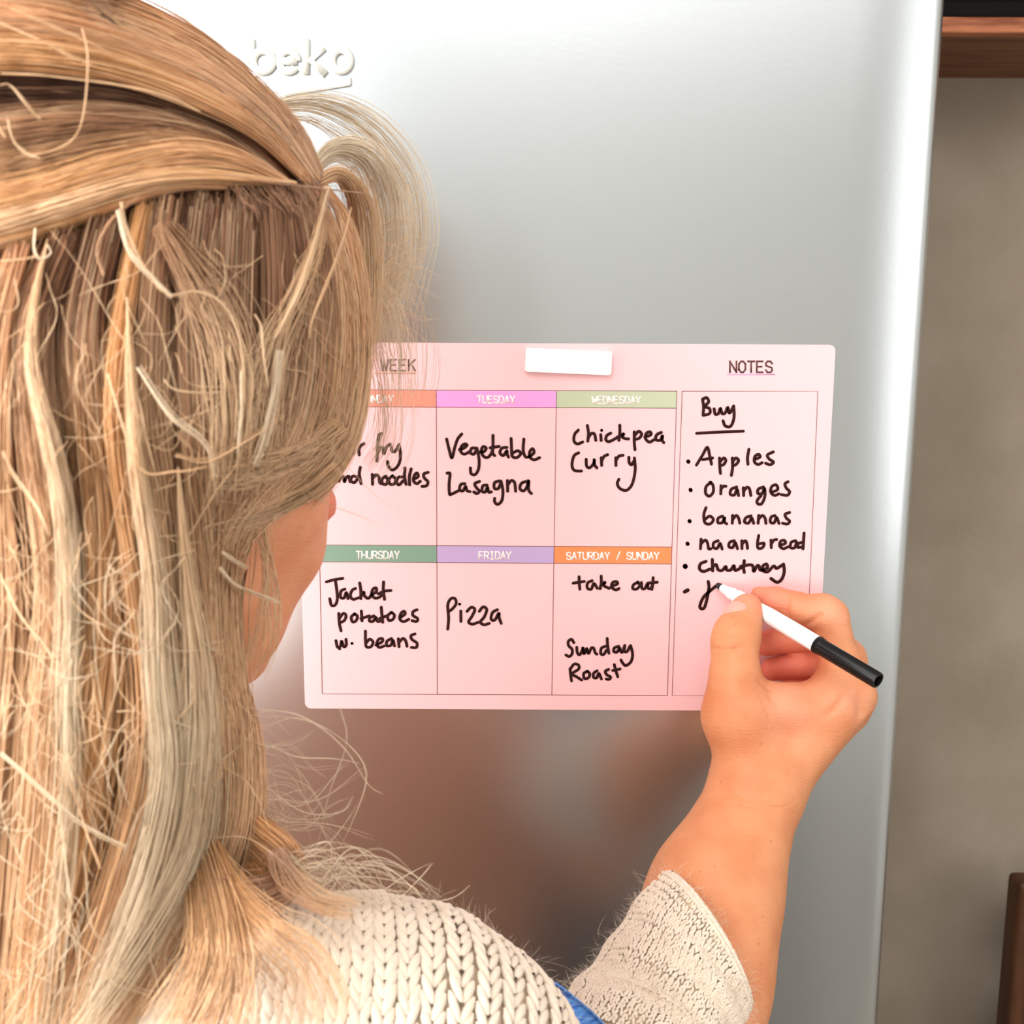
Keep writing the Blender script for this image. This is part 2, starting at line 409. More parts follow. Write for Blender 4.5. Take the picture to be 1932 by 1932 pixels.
at(prism('sheet', rrect(0, 0.297, ZB, ZB+0.210, 0.0035), YB, -0.0001, M_pink, None), planner)
def XZ(px, py): q = P(px, py, YB); return (q[0], q[2])
def quadp(name, pts, m, par, dy=0.00008):
    o = prism(name, [XZ(*p) for p in pts], YB-dy, YB, m, None); at(o, planner) if par is planner else setattr(o,'parent',par); return o
# day header bands: left,top / right ... corners read as printed lines on the sheet
YP = YB-0.00008
bands = [('MONDAY', (597, 735), (823, 737), (823, 769), (597, 767), srgb(250, 148, 128), (712, 753)),
         ('TUESDAY', (823, 737), (1050, 738), (1049, 770), (823, 769), srgb(246, 160, 222), (936, 754)),
         ('WEDNESDAY', (1050, 738), (1277, 738), (1276, 770), (1049, 770), srgb(188, 196, 166), (1163, 755)),
         ('THURSDAY', (601, 1028), (824, 1030), (824, 1062), (602, 1060), srgb(124, 156, 138), (713, 1047)),
         ('FRIDAY', (824, 1030), (1046, 1031), (1045, 1063), (824, 1062), srgb(188, 164, 208), (934, 1048)),
         ('SATURDAY / SUNDAY', (1046, 1031), (1267, 1032), (1266, 1064), (1045, 1063), srgb(234, 140, 86), (1156, 1049))]
FONT = {'A': [[(0, 0), (2, 6), (4, 0)], [(.7, 2), (3.3, 2)]], 'D': [[(0, 0), (0, 6), (2.4, 6), (4, 4.6), (4, 1.4), (2.4, 0), (0, 0)]],
 'E': [[(3.6, 6), (0, 6), (0, 0), (3.6, 0)], [(0, 3.1), (3, 3.1)]], 'F': [[(3.6, 6), (0, 6), (0, 0)], [(0, 3), (3, 3)]],
 'H': [[(0, 0), (0, 6)], [(4, 0), (4, 6)], [(0, 3), (4, 3)]], 'I': [[(.8, 6), (3.2, 6)], [(2, 6), (2, 0)], [(.8, 0), (3.2, 0)]],
 'K': [[(0, 0), (0, 6)], [(3.8, 6), (0, 2.6)], [(1.4, 3.8), (4, 0)]], 'M': [[(0, 0), (0, 6), (2, 3), (4, 6), (4, 0)]],
 'N': [[(0, 0), (0, 6), (4, 0), (4, 6)]], 'O': [[(0, 1.5), (0, 4.5), (1.3, 6), (2.7, 6), (4, 4.5), (4, 1.5), (2.7, 0), (1.3, 0), (0, 1.5)]],
 'R': [[(0, 0), (0, 6), (2.6, 6), (3.8, 5.2), (3.8, 3.7), (2.6, 2.9), (0, 2.9)], [(2, 2.9), (4, 0)]],
 'S': [[(3.9, 4.8), (2.9, 6), (1, 6), (0, 4.9), (.3, 3.6), (3.6, 2.5), (4, 1.2), (3, 0), (1, 0), (0, 1.2)]],
 'T': [[(0, 6), (4, 6)], [(2, 6), (2, 0)]], 'U': [[(0, 6), (0, 1.4), (1.2, 0), (2.8, 0), (4, 1.4), (4, 6)]],
 'W': [[(-.2, 6), (.8, 0), (2, 4), (3.2, 0), (4.2, 6)]], 'Y': [[(0, 6), (2, 2.8), (4, 6)], [(2, 2.8), (2, 0)]], '/': [[(.6, -.4), (3.4, 6.4)]], ' ': []}
def lettering(text, c, h, adv, stroke, m, par, wfac=0.60, name='printed_word'):
    n = len(text); polys = []; sc = h/6.0; w = h*wfac
    x0 = c[0]-adv*(n-1)/2
    for i, ch in enumerate(text):
        for st in FONT[ch]:
            pp = [np.array(XZ(x0+i*adv+(x/4-.5)*w, c[1]+h/2-y*sc)) for x, y in st]
            for p, q in zip(pp, pp[1:]):
                e = (q-p)/np.linalg.norm(q-p)*stroke*0.4; polys.append([p-e, q+e])
    o = ribbon_mesh(name, polys, stroke, YP-0.00006, YP, m, None, round_ends=False); at(o, planner) if par is planner else setattr(o,'parent',par); return o
for txt, a, b, c, d_, col, ctr in bands:
    mm = mat('header print '+txt.lower(), col, 0.4)
    o = quadp('day_header', (a, b, c, d_), mm, planner); tag(o, 'coloured header band reading ' + txt)
    w = lettering(txt, ctr, 13.5, 10.35, 0.00078, M_wlet, o); 
lettering('NOTES', (1417, 692), 20.5, 16.9, 0.00095, M_lett, planner)
lettering('THIS WEEK', (708, 689), 20.5, 17.3, 0.00085, M_lett, planner)
def line(pts, w, m, nm='printed_line', dy=0.00010):
    o = ribbon_mesh(nm, [[XZ(*p) for p in pts]], w, YP-dy, YP+0.00005, m, None, round_ends=False); return at(o, planner)
M_ulp = mat('lilac underline', srgb(232, 170, 216), 0.5); M_ulo = mat('salmon underline', srgb(250, 176, 150), 0.5)
line([(1371, 706), (1462, 706)], 0.0007, M_ulp, 'underline'); line([(622, 703), (785, 704)], 0.0007, M_ulo, 'underline')
LW = 0.00030
for pts in ([(597, 735), (1277, 738)], [(597, 767), (1276, 770)], [(601, 1028), (1267, 1032)], [(602, 1060), (1266, 1064)], [(608, 1309), (1259, 1312)],
            [(597, 735), (608, 1309)], [(823, 737), (825, 1310)], [(1050, 738), (1041, 1311)], [(1277, 738), (1259, 1312)],
            [(1287, 738), (1543, 738), (1519, 1313), (1268, 1312), (1287, 738)]):
    line(pts, LW, M_line)

# handwriting: pen strokes read off enlarged crops of the sheet (origin, scale)
W = []
def word(org, sc, txt, strokes, w=0.00165): W.append((txt, org, sc, strokes, w))
A4 = ((560, 620), 3.864); A5 = ((1040, 620), 3.45); A6 = ((560, 1000), 3.864); A7 = ((1040, 1000), 5.52); A1 = ((1230, 1060), 4.11)
word(*A4, 'Stir', [[(330, 780), (290, 800), (300, 850), (330, 880), (310, 920), (280, 915)], [(365, 800), (368, 915)], [(350, 840), (390, 835)], [(410, 860), (412, 915)], [(455, 920), (452, 885), (465, 855), (488, 838)]])
word(*A4, 'fry', [[(622, 765), (600, 775), (592, 830), (588, 900), (583, 965)], [(588, 905), (605, 875), (624, 866), (632, 890), (634, 914), (645, 885), (658, 858), (680, 842)], [(690, 862), (692, 890), (708, 898), (728, 880), (742, 850)], [(745, 845), (755, 920), (742, 990), (700, 1030), (668, 1005), (660, 968)]])
word(*A4, 'and', [[(270, 1080), (250, 1085), (240, 1110), (260, 1120), (275, 1090), (285, 1120)], [(305, 1112), (318, 1085), (335, 1075), (343, 1100), (348, 1116), (358, 1088), (378, 1076), (388, 1116)], [(440, 1080), (408, 1075), (392, 1105), (418, 1122), (445, 1092)], [(462, 1010), (455, 1060), (468, 1130)]])
word(*A4, 'noodles', [[(550, 1062), (552, 1135)], [(552, 1092), (578, 1066), (598, 1082), (603, 1118), (612, 1130)], [(650, 1075), (622, 1095), (624, 1128), (650, 1135), (662, 1105), (648, 1078)], [(698, 1072), (672, 1098), (680, 1133), (710, 1130), (718, 1095), (696, 1073)], [(768, 1080), (738, 1085), (726, 1118), (745, 1138), (775, 1108)], [(788, 1015), (785, 1080), (796, 1135)], [(833, 1022), (820, 1080), (822, 1138)], [(850, 1098), (884, 1078), (876, 1052), (856, 1070), (850, 1108), (874, 1130), (900, 1112)], [(957, 1047), (925, 1060), (930, 1090), (955, 1115), (945, 1145), (912, 1150)]])
word(*A4, 'Vegetable', [[(1092, 805), (1110, 880), (1130, 943), (1150, 870), (1172, 805), (1202, 768)], [(1185, 882), (1215, 872), (1240, 850), (1225, 840), (1200, 858), (1195, 895), (1220, 915), (1258, 897)], [(1300, 870), (1275, 872), (1265, 903), (1290, 915), (1310, 882)], [(1312, 870), (1328, 950), (1325, 1020), (1300, 1063), (1270, 1055), (1265, 1015)], [(1330, 900), (1365, 895), (1380, 870), (1357, 860), (1345, 890), (1357, 925), (1385, 940), (1412, 918), (1428, 870), (1430, 778)], [(1410, 868), (1475, 858)], [(1430, 850), (1428, 905), (1442, 925)], [(1532, 866), (1497, 870), (1480, 903), (1505, 925), (1530, 890), (1533, 915), (1543, 936)], [(1562, 800), (1565, 870), (1570, 928), (1603, 940), (1633, 910), (1610, 890), (1576, 905)], [(1655, 805), (1650, 880), (1664, 930), (1690, 934), (1728, 905), (1720, 876), (1700, 893), (1697, 932), (1728, 956), (1770, 940)]])
word(*A4, 'Lasagna', [[(1095, 1053), (1116, 1058), (1110, 1130), (1113, 1203), (1130, 1205), (1190, 1175)], [(1225, 1130), (1196, 1135), (1186, 1172), (1210, 1183), (1230, 1150), (1240, 1180), (1262, 1188)], [(1332, 1113), (1297, 1130), (1310, 1160), (1330, 1185), (1312, 1202), (1290, 1190)], [(1387, 1140), (1357, 1145), (1350, 1183), (1373, 1190), (1390, 1155), (1398, 1190), (1418, 1190)], [(1477, 1110), (1442, 1122), (1440, 1163), (1468, 1165), (1487, 1125)], [(1488, 1112), (1502, 1180), (1495, 1250), (1465, 1281), (1442, 1262), (1442, 1237)], [(1535, 1107), (1537, 1185)], [(1537, 1142), (1562, 1108), (1587, 1122), (1595, 1185)], [(1672, 1113), (1637, 1128), (1626, 1165), (1653, 1183), (1678, 1150), (1690, 1105), (1690, 1175), (1710, 1202)]])
word(*A5, 'chickpea', [[(176, 660), (152, 688), (148, 730), (170, 750), (205, 737)], [(235, 630), (242, 680), (238, 732)], [(242, 708), (262, 682), (282, 688), (290, 727)], [(322, 690), (325, 728)], [(328, 662)], [(387, 680), (362, 695), (355, 722), (375, 735), (412, 718), (440, 700)], [(446, 628), (446, 680), (440, 727)], [(446, 697), (472, 684), (462, 703), (480, 715), (503, 718)], [(540, 672), (540, 740), (545, 788)], [(542, 697), (568, 668), (588, 686), (573, 712), (548, 720)], [(610, 706), (648, 690), (643, 672), (620, 680), (612, 712), (638, 738), (670, 722)], [(716, 675), (687, 690), (680, 720), (708, 726), (724, 695), (722, 725), (732, 742)]])
word(*A5, 'Curry', [[(178, 808), (148, 828), (135, 885), (150, 922), (197, 927)], [(227, 850), (230, 893), (250, 905), (275, 878), (280, 850), (282, 885), (297, 906)], [(325, 840), (328, 890)], [(328, 862), (343, 832), (367, 820)], [(420, 840), (421, 890)], [(421, 857), (440, 830), (467, 824)], [(505, 837), (507, 870), (523, 885), (543, 852)], [(541, 842), (546, 920), (527, 1010), (490, 1052), (447, 1040), (430, 1008), (440, 980)]])
word(*A5, 'Buy', [[(985, 458), (991, 510), (988, 562)], [(985, 458), (1012, 450), (1024, 478), (998, 505), (1030, 520), (1030, 552), (990, 564)], [(1060, 522), (1067, 556), (1088, 552), (1100, 518), (1112, 552), (1132, 548), (1148, 512), (1160, 550), (1186, 505)], [(1187, 503), (1189, 580), (1167, 635), (1132, 632), (1118, 600)]])
W.append(('line', (1040, 620), 3.45, [[(946, 681), (1100, 673), (1250, 667)]], 0.0016))
word(*A5, 'Apples', [[(945, 888), (985, 822), (1015, 772), (1030, 822), (1043, 882)], [(985, 852), (1050, 842)], [(1095, 842), (1097, 900), (1101, 942)], [(1098, 867), (1122, 842), (1136, 858), (1122, 884), (1100, 890)], [(1178, 842), (1180, 900), (1172, 955)], [(1180, 867), (1200, 842), (1219, 858), (1202, 884), (1182, 890)], [(1286, 785), (1277, 840), (1280, 882)], [(1320, 852), (1358, 836), (1350, 818), (1326, 830), (1322, 866), (1346, 884), (1372, 872)], [(1445, 802), (1407, 822), (1418, 848), (1446, 868), (1425, 885), (1395, 876)]])
word(*A5, 'oranges', [[(1040, 1000), (1008, 1028), (1005, 1072), (1030, 1090), (1054, 1062), (1052, 1018), (1032, 1000)], [(1105, 1022), (1103, 1075)], [(1104, 1047), (1118, 1027), (1137, 1026)], [(1207, 1030), (1172, 1045), (1165, 1077), (1192, 1082), (1209, 1045), (1219, 1086)], [(1250, 1035), (1252, 1086)], [(1253, 1057), (1273, 1032), (1290, 1043), (1299, 1086)], [(1380, 1030), (1347, 1045), (1345, 1072), (1372, 1072), (1387, 1038), (1390, 1090), (1370, 1138), (1345, 1140), (1340, 1118), (1365, 1086)], [(1430, 1066), (1473, 1047), (1464, 1017), (1436, 1027), (1428, 1062), (1452, 1085), (1482, 1075)], [(1541, 996), (1521, 1010), (1530, 1038), (1551, 1060), (1537, 1084), (1498, 1080)]])
word(*A5, 'bananas', [[(1007, 1165), (993, 1210), (1000, 1262), (1033, 1271), (1055, 1243), (1032, 1220), (1002, 1240)], [(1115, 1220), (1087, 1233), (1085, 1262), (1112, 1262), (1127, 1228), (1128, 1258), (1142, 1270)], [(1180, 1215), (1178, 1266)], [(1180, 1242), (1203, 1216), (1219, 1233), (1227, 1266)], [(1300, 1218), (1267, 1230), (1258, 1258), (1284, 1265), (1304, 1232), (1317, 1267)], [(1350, 1215), (1346, 1266)], [(1350, 1238), (1373, 1216), (1391, 1233), (1397, 1267)], [(1456, 1216), (1431, 1226), (1426, 1258), (1450, 1264), (1466, 1228), (1482, 1268)], [(1551, 1196), (1522, 1208), (1530, 1233), (1551, 1253), (1537, 1271), (1505, 1266)]])
word(*A5, 'naan', [[(975, 1370), (971, 1432)], [(973, 1402), (1002, 1376), (1018, 1398), (1024, 1432), (1040, 1432)], [(1086, 1380), (1057, 1394), (1056, 1423), (1080, 1430), (1098, 1397), (1112, 1434)], [(1191, 1380), (1162, 1390), (1156, 1418), (1180, 1425), (1197, 1392), (1212, 1432)], [(1240, 1380), (1241, 1432)], [(1242, 1402), (1260, 1381), (1272, 1393), (1277, 1430)]])
word(*A5, 'bread', [[(1350, 1346), (1342, 1395), (1346, 1428), (1374, 1426), (1385, 1397), (1352, 1400)], [(1430, 1376), (1432, 1426)], [(1432, 1402), (1448, 1377), (1467, 1372)], [(1485, 1411), (1523, 1397), (1515, 1377), (1491, 1386), (1487, 1414), (1510, 1432), (1540, 1420)], [(1590, 1380), (1562, 1390), (1556, 1423), (1583, 1426), (1598, 1390), (1606, 1420)], [(1632, 1390), (1607, 1400), (1605, 1423), (1633, 1420)], [(1645, 1330), (1641, 1390), (1638, 1433)]])
word(*A5, 'chutney', [[(1007, 1515), (972, 1530), (965, 1562), (990, 1580), (1032, 1565)], [(1048, 1502), (1050, 1576)], [(1050, 1548), (1073, 1536), (1086, 1568), (1112, 1573), (1135, 1548), (1142, 1570), (1168, 1570), (1188, 1542), (1197, 1573), (1228, 1560), (1252, 1545)], [(1256, 1510), (1251, 1555), (1256, 1586)], [(1232, 1547), (1305, 1538), (1317, 1580), (1338, 1545), (1352, 1545), (1362, 1572), (1405, 1557), (1400, 1532), (1377, 1545), (1376, 1573), (1408, 1582), (1447, 1545), (1466, 1560), (1500, 1540)], [(1511, 1532), (1516, 1580), (1501, 1628), (1470, 1650), (1430, 1626)]], 0.0018)
word(*A1, 'j', [[(436, 152), (441, 200), (425, 290), (405, 355), (380, 362), (372, 337), (400, 272), (450, 225), (500, 185), (530, 178)]], 0.0018)
word(*A5, 'take', [[(181, 1615), (182, 1655), (186, 1696)], [(142, 1656), (215, 1645)], [(266, 1640), (237, 1655), (235, 1688), (260, 1695), (277, 1658), (300, 1690)], [(325, 1610), (325, 1655), (318, 1692)], [(325, 1667), (350, 1650), (342, 1672), (377, 1690)], [(395, 1676), (430, 1661), (424, 1646), (400, 1652), (392, 1680), (418, 1700), (441, 1691)]])
word(*A5, 'out', [[(566, 1650), (537, 1665), (530, 1690), (555, 1695), (577, 1668), (560, 1650)], [(587, 1652), (590, 1688), (608, 1692), (627, 1658), (630, 1688), (648, 1690), (660, 1660), (663, 1620)], [(662, 1650), (655, 1697)], [(627, 1656), (690, 1650)]])
word(*A6, 'Jacket', [[(215, 378), (270, 362), (335, 352)], [(280, 365), (290, 430), (295, 500), (280, 545), (252, 548), (240, 500)], [(350, 430), (322, 445), (318, 488), (343, 495), (360, 455), (373, 500)], [(427, 425), (402, 440), (390, 478), (410, 505), (450, 493)], [(458, 385), (466, 440), (466, 500)], [(466, 473), (488, 452), (492, 478), (520, 498), (545, 472), (577, 450), (578, 422), (555, 430), (545, 468), (568, 495), (600, 490), (628, 465)], [(632, 378), (630, 440), (639, 505)], [(592, 465), (640, 445), (686, 440)]])
word(*A6, 'potatoes', [[(305, 607), (310, 680), (322, 735)], [(312, 642), (338, 607), (358, 623), (346, 658), (316, 675)], [(422, 610), (397, 633), (405, 668), (430, 662), (441, 628), (420, 610)], [(470, 590), (475, 662)], [(467, 646), (527, 625)], [(562, 625), (532, 640), (530, 663), (555, 665), (575, 635), (585, 662), (602, 665), (620, 645)], [(615, 562), (620, 620), (626, 672)], [(603, 645), (667, 620)], [(687, 600), (662, 625), (670, 658), (698, 652), (711, 622), (692, 600)], [(750, 640), (788, 612), (780, 591), (757, 610), (750, 648), (778, 667), (816, 650)], [(876, 580), (847, 595), (847, 622), (880, 645), (872, 666), (840, 660)]])
word(*A6, 'w', [[(285, 806), (296, 853), (318, 846), (326, 808), (342, 850), (360, 838), (358, 796)], [(300, 850), (312, 866)], [(402, 826)]])
word(*A6, 'beans', [[(500, 737), (500, 800), (507, 850), (540, 850), (555, 817), (532, 795), (507, 820)], [(577, 838), (620, 815), (624, 792), (597, 795), (582, 828), (600, 855), (636, 845)], [(690, 790), (657, 810), (655, 842), (684, 840), (700, 803), (712, 845)], [(740, 792), (745, 850)], [(745, 818), (773, 790), (793, 808), (803, 847)], [(861, 756), (832, 770), (840, 798), (875, 823), (870, 855), (835, 855)]])
word(*A6, 'Pizza', [[(1100, 722), (1106, 640), (1100, 545), (1123, 500), (1153, 500), (1160, 538), (1130, 578), (1106, 592)], [(1195, 590), (1196, 666)], [(1187, 540)], [(1240, 592), (1272, 562), (1297, 580), (1275, 630), (1252, 668), (1278, 686), (1322, 672)], [(1330, 592), (1357, 560), (1384, 578), (1366, 633), (1338, 668), (1362, 690), (1402, 680)], [(1462, 580), (1427, 600), (1416, 648), (1443, 655), (1472, 605), (1475, 640), (1490, 680)]])
word(*A7, 'Sunday', [[(235, 1172), (210, 1137), (177, 1160), (182, 1205), (216, 1240), (215, 1290), (186, 1316), (152, 1300)], [(265, 1220), (272, 1278), (295, 1298), (320, 1258), (330, 1225), (342, 1290), (368, 1232), (387, 1286), (417, 1228), (442, 1232), (458, 1278), (475, 1292)], [(562, 1210), (522, 1230), (515, 1283), (543, 1296), (575, 1250)], [(582, 1128), (586, 1200), (600, 1282)], [(702, 1210), (658, 1225), (650, 1262), (683, 1270), (712, 1228), (722, 1262), (742, 1268), (765, 1200)], [(765, 1205), (760, 1258), (788, 1265), (820, 1207)], [(826, 1202), (846, 1290), (830, 1368), (777, 1410), (742, 1382), (725, 1352)]])
word(*A7, 'Roast', [[(195, 1442), (200, 1500), (211, 1570)], [(195, 1450), (238, 1396), (284, 1407), (283, 1448), (218, 1495), (268, 1530), (317, 1562)], [(372, 1470), (337, 1495), (345, 1543), (383, 1540), (401, 1500), (378, 1470)], [(477, 1465), (442, 1490), (440, 1532), (473, 1538), (495, 1492), (522, 1550)], [(597, 1450), (562, 1470), (577, 1505), (617, 1530), (602, 1554), (572, 1550)], [(656, 1400), (671, 1460), (692, 1527)], [(640, 1462), (716, 1446)]])
for i, (x, y) in enumerate([(892, 865), (907, 1050), (900, 1253), (887, 1400), (872, 1547)]):
    W.append(('bullet', (1040, 620), 3.45, [[(x-1, y-2), (x+1, y+2)]], 0.0022 if i != 4 else 0.0028))
W.append(('bullet', (1040, 620), 3.45, [[(868, 1712), (888, 1702)]], 0.0022))
for txt, org, sc, strokes, w in W:
    polys = []
    for st in strokes:
        p = [XZ(org[0]+x/sc, org[1]+y/sc) for x, y in st]
        if len(p) > 1: p = catmull(p, max(4, len(p)*6))
        polys.append(p)
    nm = {'line': 'handwritten_underline', 'bullet': 'handwritten_bullet'}.get(txt, 'handwritten_word')
    o = at(ribbon_mesh(nm, polys, w, YP-0.00016, YP, M_ink, None), planner)
    if nm == 'handwritten_word': tag(o, 'black marker handwriting reading ' + txt)

# white magnet near the top edge
M_mag = mat('white plastic', srgb(250, 250, 250), 0.35, 0, 0.5)
a = P(992, 656, -0.003); b = P(1155, 663, -0.003); c = P(1153, 708, -0.003)
wid = np.linalg.norm(b-a); hei = np.linalg.norm(c-b); ctr = (a+c)/2
mg = prism('magnet', rrect(-wid/2, wid/2, -hei/2, hei/2, 0.0016), -0.0016, 0.0012, M_mag, None, 0.0004)
mg.location = (ctr[0], YB-0.0013, ctr[2]); mg.rotation_euler = (0, math.atan2(a[2]-b[2], b[0]-a[0]), 0)
tag(mg, 'small white rectangular magnet, slightly tilted, on the top edge of the pink planner', 'magnet')

# ------------------------------------------------------------------ marker pen
M_pw = mat('white pen plastic', srgb(250, 250, 250), 0.28, 0, 0.5); M_pb = mat('black pen plastic', srgb(14, 14, 16), 0.3, 0, 0.3); M_felt = mat('black felt', srgb(40, 34, 36), 0.9)
T0 = P(1352, 1103, YB-0.0003); T1 = P(1657, 1284.5, -0.087)
LEN = np.linalg.norm(T1-T0)
pen = empty('marker_pen', tuple((T0+T1)/2)); tag(pen, 'slim white marker pen with a black end cap, held in the writing hand', 'pen')
A = (T1-T0)/LEN
def pl(name, prof, m): return at(lathe(name, prof, T0, T1, m, None, 40), pen)
pl('felt_tip', [(0, .0009), (.0006, .0015), (.003, .0019), (.0062, .0021)], M_felt)
pl('nozzle', [(.0040, .0020), (.0045, .0024), (.0105, .0031), (.0110, .0035), (.0128, .0036), (.0132, .0032), (.0150, .0034), (.0156, .0040), (.0200, .0042)], M_pw)
LC = LEN*0.655
pl('barrel', [(.0200, .0041), (.0205, .0038), (.0300, .0039), (.0400, .00445), (.055, .0045), (LC, .0045)], M_pw)
pl('end_cap', [(LC-.002, .0040), (LC-0.0002, .0041), (LC, .00475), (LC+.0012, .0048), (LC+.0014, .0044), (LC+.0022, .0044), (LC+.0024, .0046), (LC+.004, .0043), (LEN-.0006, .0042), (LEN, .0039), (LEN, .0030), (LEN-.003, .0029)], M_pb)
# ------------------------------------------------------------------ person
M_skin = mat('warm skin', srgb(228, 166, 128), 0.52, 0, 0.4)
M_skin.node_tree.nodes['Principled BSDF'].inputs['Subsurface Weight'].default_value = 0.25
M_skin.node_tree.nodes['Principled BSDF'].inputs['Subsurface Radius'].default_value = (0.006, 0.002, 0.001)
def _skin():
    m = M_skin; at_ = nod(m, 'ShaderNodeVertexColor'); at_.layer_name = 'col'
    tc = nod(m, 'ShaderNodeTexCoord')
    n1 = nod(m, 'ShaderNodeTexNoise'); n1.inputs['Scale'].default_value = 60; n1.inputs['Detail'].default_value = 4
    mx = nod(m, 'ShaderNodeMixRGB'); mx.blend_type = 'MULTIPLY'; mx.inputs[0].default_value = 0.55
    rp = nod(m, 'ShaderNodeValToRGB'); rp.color_ramp.elements[0].position = 0.35; rp.color_ramp.elements[1].position = 0.6
    rp.color_ramp.elements[0].color = (0.86, 0.70, 0.60, 1); rp.color_ramp.elements[1].color = (1, 1, 1, 1)
    lnk(m, tc.outputs['Object'], n1.inputs['Vector']); lnk(m, n1.outputs[0], rp.inputs[0])
    lnk(m, at_.outputs[0], mx.inputs[1]); lnk(m, rp.outputs[0], mx.inputs[2])
    # freckles
    v = nod(m, 'ShaderNodeTexVoronoi'); v.inputs['Scale'].default_value = 130; v.inputs['Randomness'].default_value = 1.0
    lnk(m, tc.outputs['Object'], v.inputs['Vector'])
    fr = nod(m, 'ShaderNodeValToRGB'); fr.color_ramp.elements[0].position = 0.06; fr.color_ramp.elements[1].position = 0.13
    fr.color_ramp.elements[0].color = (0.72, 0.52, 0.42, 1); fr.color_ramp.elements[1].color = (1, 1, 1, 1)
    lnk(m, v.outputs['Distance'], fr.inputs[0])
    n3 = nod(m, 'ShaderNodeTexNoise'); n3.inputs['Scale'].default_value = 45
    lnk(m, tc.outputs['Object'], n3.inputs['Vector'])
    gt = nod(m, 'ShaderNodeMath'); gt.operation = 'GREATER_THAN'; gt.inputs[1].default_value = 0.55; lnk(m, n3.outputs[0], gt.inputs[0])
    ml = nod(m, 'ShaderNodeMath'); ml.operation = 'MULTIPLY'; ml.inputs[1].default_value = 0.5; lnk(m, gt.outputs[0], ml.inputs[0])
    m2 = nod(m, 'ShaderNodeMixRGB'); m2.blend_type = 'MULTIPLY'; lnk(m, ml.outputs[0], m2.inputs[0])
    lnk(m, mx.outputs[0], m2.inputs[1]); lnk(m, fr.outputs[0], m2.inputs[2]); lnk(m, m2.outputs[0], bsdf(m).inputs['Base Color'])
    # fine crosswise skin creases
    mp = nod(m, 'ShaderNodeMapping'); mp.inputs['Scale'].default_value = (0.45, 0.45, 2.2); mp.inputs['Rotation'].default_value = (0, R_(-22), 0)
    lnk(m, tc.outputs['Object'], mp.inputs[0])
    n2 = nod(m, 'ShaderNodeTexNoise'); n2.inputs['Scale'].default_value = 420; n2.inputs['Detail'].default_value = 3; n2.inputs['Distortion'].default_value = 0.6
    lnk(m, mp.outputs[0], n2.inputs['Vector'])
    bp = nod(m, 'ShaderNodeBump'); bp.inputs['Strength'].default_value = 0.55; bp.inputs['Distance'].default_value = 0.0006
    lnk(m, n2.outputs[0], bp.inputs['Height']); lnk(m, bp.outputs[0], bsdf(m).inputs['Normal'])
_skin()
person = tag(empty('person', (-0.06, -0.24, 0)), 'woman with long blonde hair in a cream knitted sweater, writing on the pink planner', 'person')

# hand and forearm: joints as (photo x, photo y, depth, radius in photo pixels)
H = Field()
def J(px, py, y, r): return (P(px, py, y), RP(r, px, py, y))
def bone(F, a, b, k=0.003, op='u'):
    (pa, ra), (pb, rb) = J(*a), J(*b); F.cone(pa, pb, ra, rb, k, op)
def chain(F, js, k=0.003, k0=None):
    for i, (a, b) in enumerate(zip(js, js[1:])): bone(F, a, b, k0 if (i == 0 and k0) else k)
# palm and wrist
wr = (1424, 1500, -0.057, 80)
bone(H, (1360, 1660, -0.085, 86), (1408, 1540, -0.064, 70), 0.02)
bone(H, (1408, 1540, -0.064, 72), wr, 0.02)
bone(H, (1318, 1830, -0.11, 92), (1360, 1660, -0.085, 84), 0.03)
bone(H, (1330, 1730, -0.095, 95), (1316, 1850, -0.11, 94), 0.03)
bone(H, (1285, 2080, -0.15, 108), (1316, 1850, -0.11, 94), 0.03); bone(H, (1285, 2080, -0.15, 108), (1285, 2200, -0.16, 108), 0.03)
bone(H, (1452, 1475, -0.056, 58), (1578, 1324, -0.045, 44), 0.012)      # index ray of the hand's back
bone(H, (1448, 1470, -0.048, 58), (1607, 1315, -0.040, 38), 0.012)      # middle ray
bone(H, (1440, 1465, -0.040, 56), (1596, 1345, -0.028, 36), 0.012)      # ring ray
bone(H, (1425, 1460, -0.034, 50), (1562, 1368, -0.022, 34), 0.012)      # little finger ray
bone(H, (1395, 1400, -0.020, 38), (1420, 1480, -0.035, 50), 0.012)      # heel of the hand
# thumb
bone(H, (1425, 1462, -0.056, 66), (1392, 1350, -0.050, 62), 0.012)
bone(H, (1392, 1350, -0.050, 60), (1387, 1272, -0.050, 46), 0.010)
bone(H, (1387, 1285, -0.049, 47), (1386, 1215, -0.042, 41), 0.004)
bone(H, (1386, 1215, -0.042, 43), (1391, 1196, -0.038, 43), 0.004)
bone(H, (1391, 1196, -0.038, 41), (1407, 1158, -0.029, 33), 0.004)
bone(H, (1407, 1158, -0.029, 32), (1411, 1146, -0.027, 26), 0.003)
# web between thumb and index
bone(H, (1405, 1322, -0.046, 36), (1480, 1337, -0.048, 40), 0.010)
bone(H, (1480, 1337, -0.048, 40), (1575, 1324, -0.044, 42), 0.010)
# index finger
chain(H, [(1578, 1314, -0.043, 44), (1584, 1245, -0.033, 36), (1566, 1163, -0.029, 33)], 0.003, 0.008)
chain(H, [(1566, 1163, -0.029, 34), (1552, 1156, -0.027, 35), (1503, 1150, -0.022, 30)], 0.0028)
chain(H, [(1503, 1146, -0.021, 30), (1462, 1133, -0.016, 26), (1431, 1121, -0.012, 14.5)], 0.0022)
# middle finger, tucked behind the pen
chain(H, [(1612, 1310, -0.042, 38), (1600, 1240, -0.024, 32), (1570, 1204, -0.013, 30)], 0.003, 0.006)
chain(H, [(1570, 1200, -0.014, 31), (1510, 1200, -0.014, 29), (1446, 1214, -0.0135, 24)], 0.002)
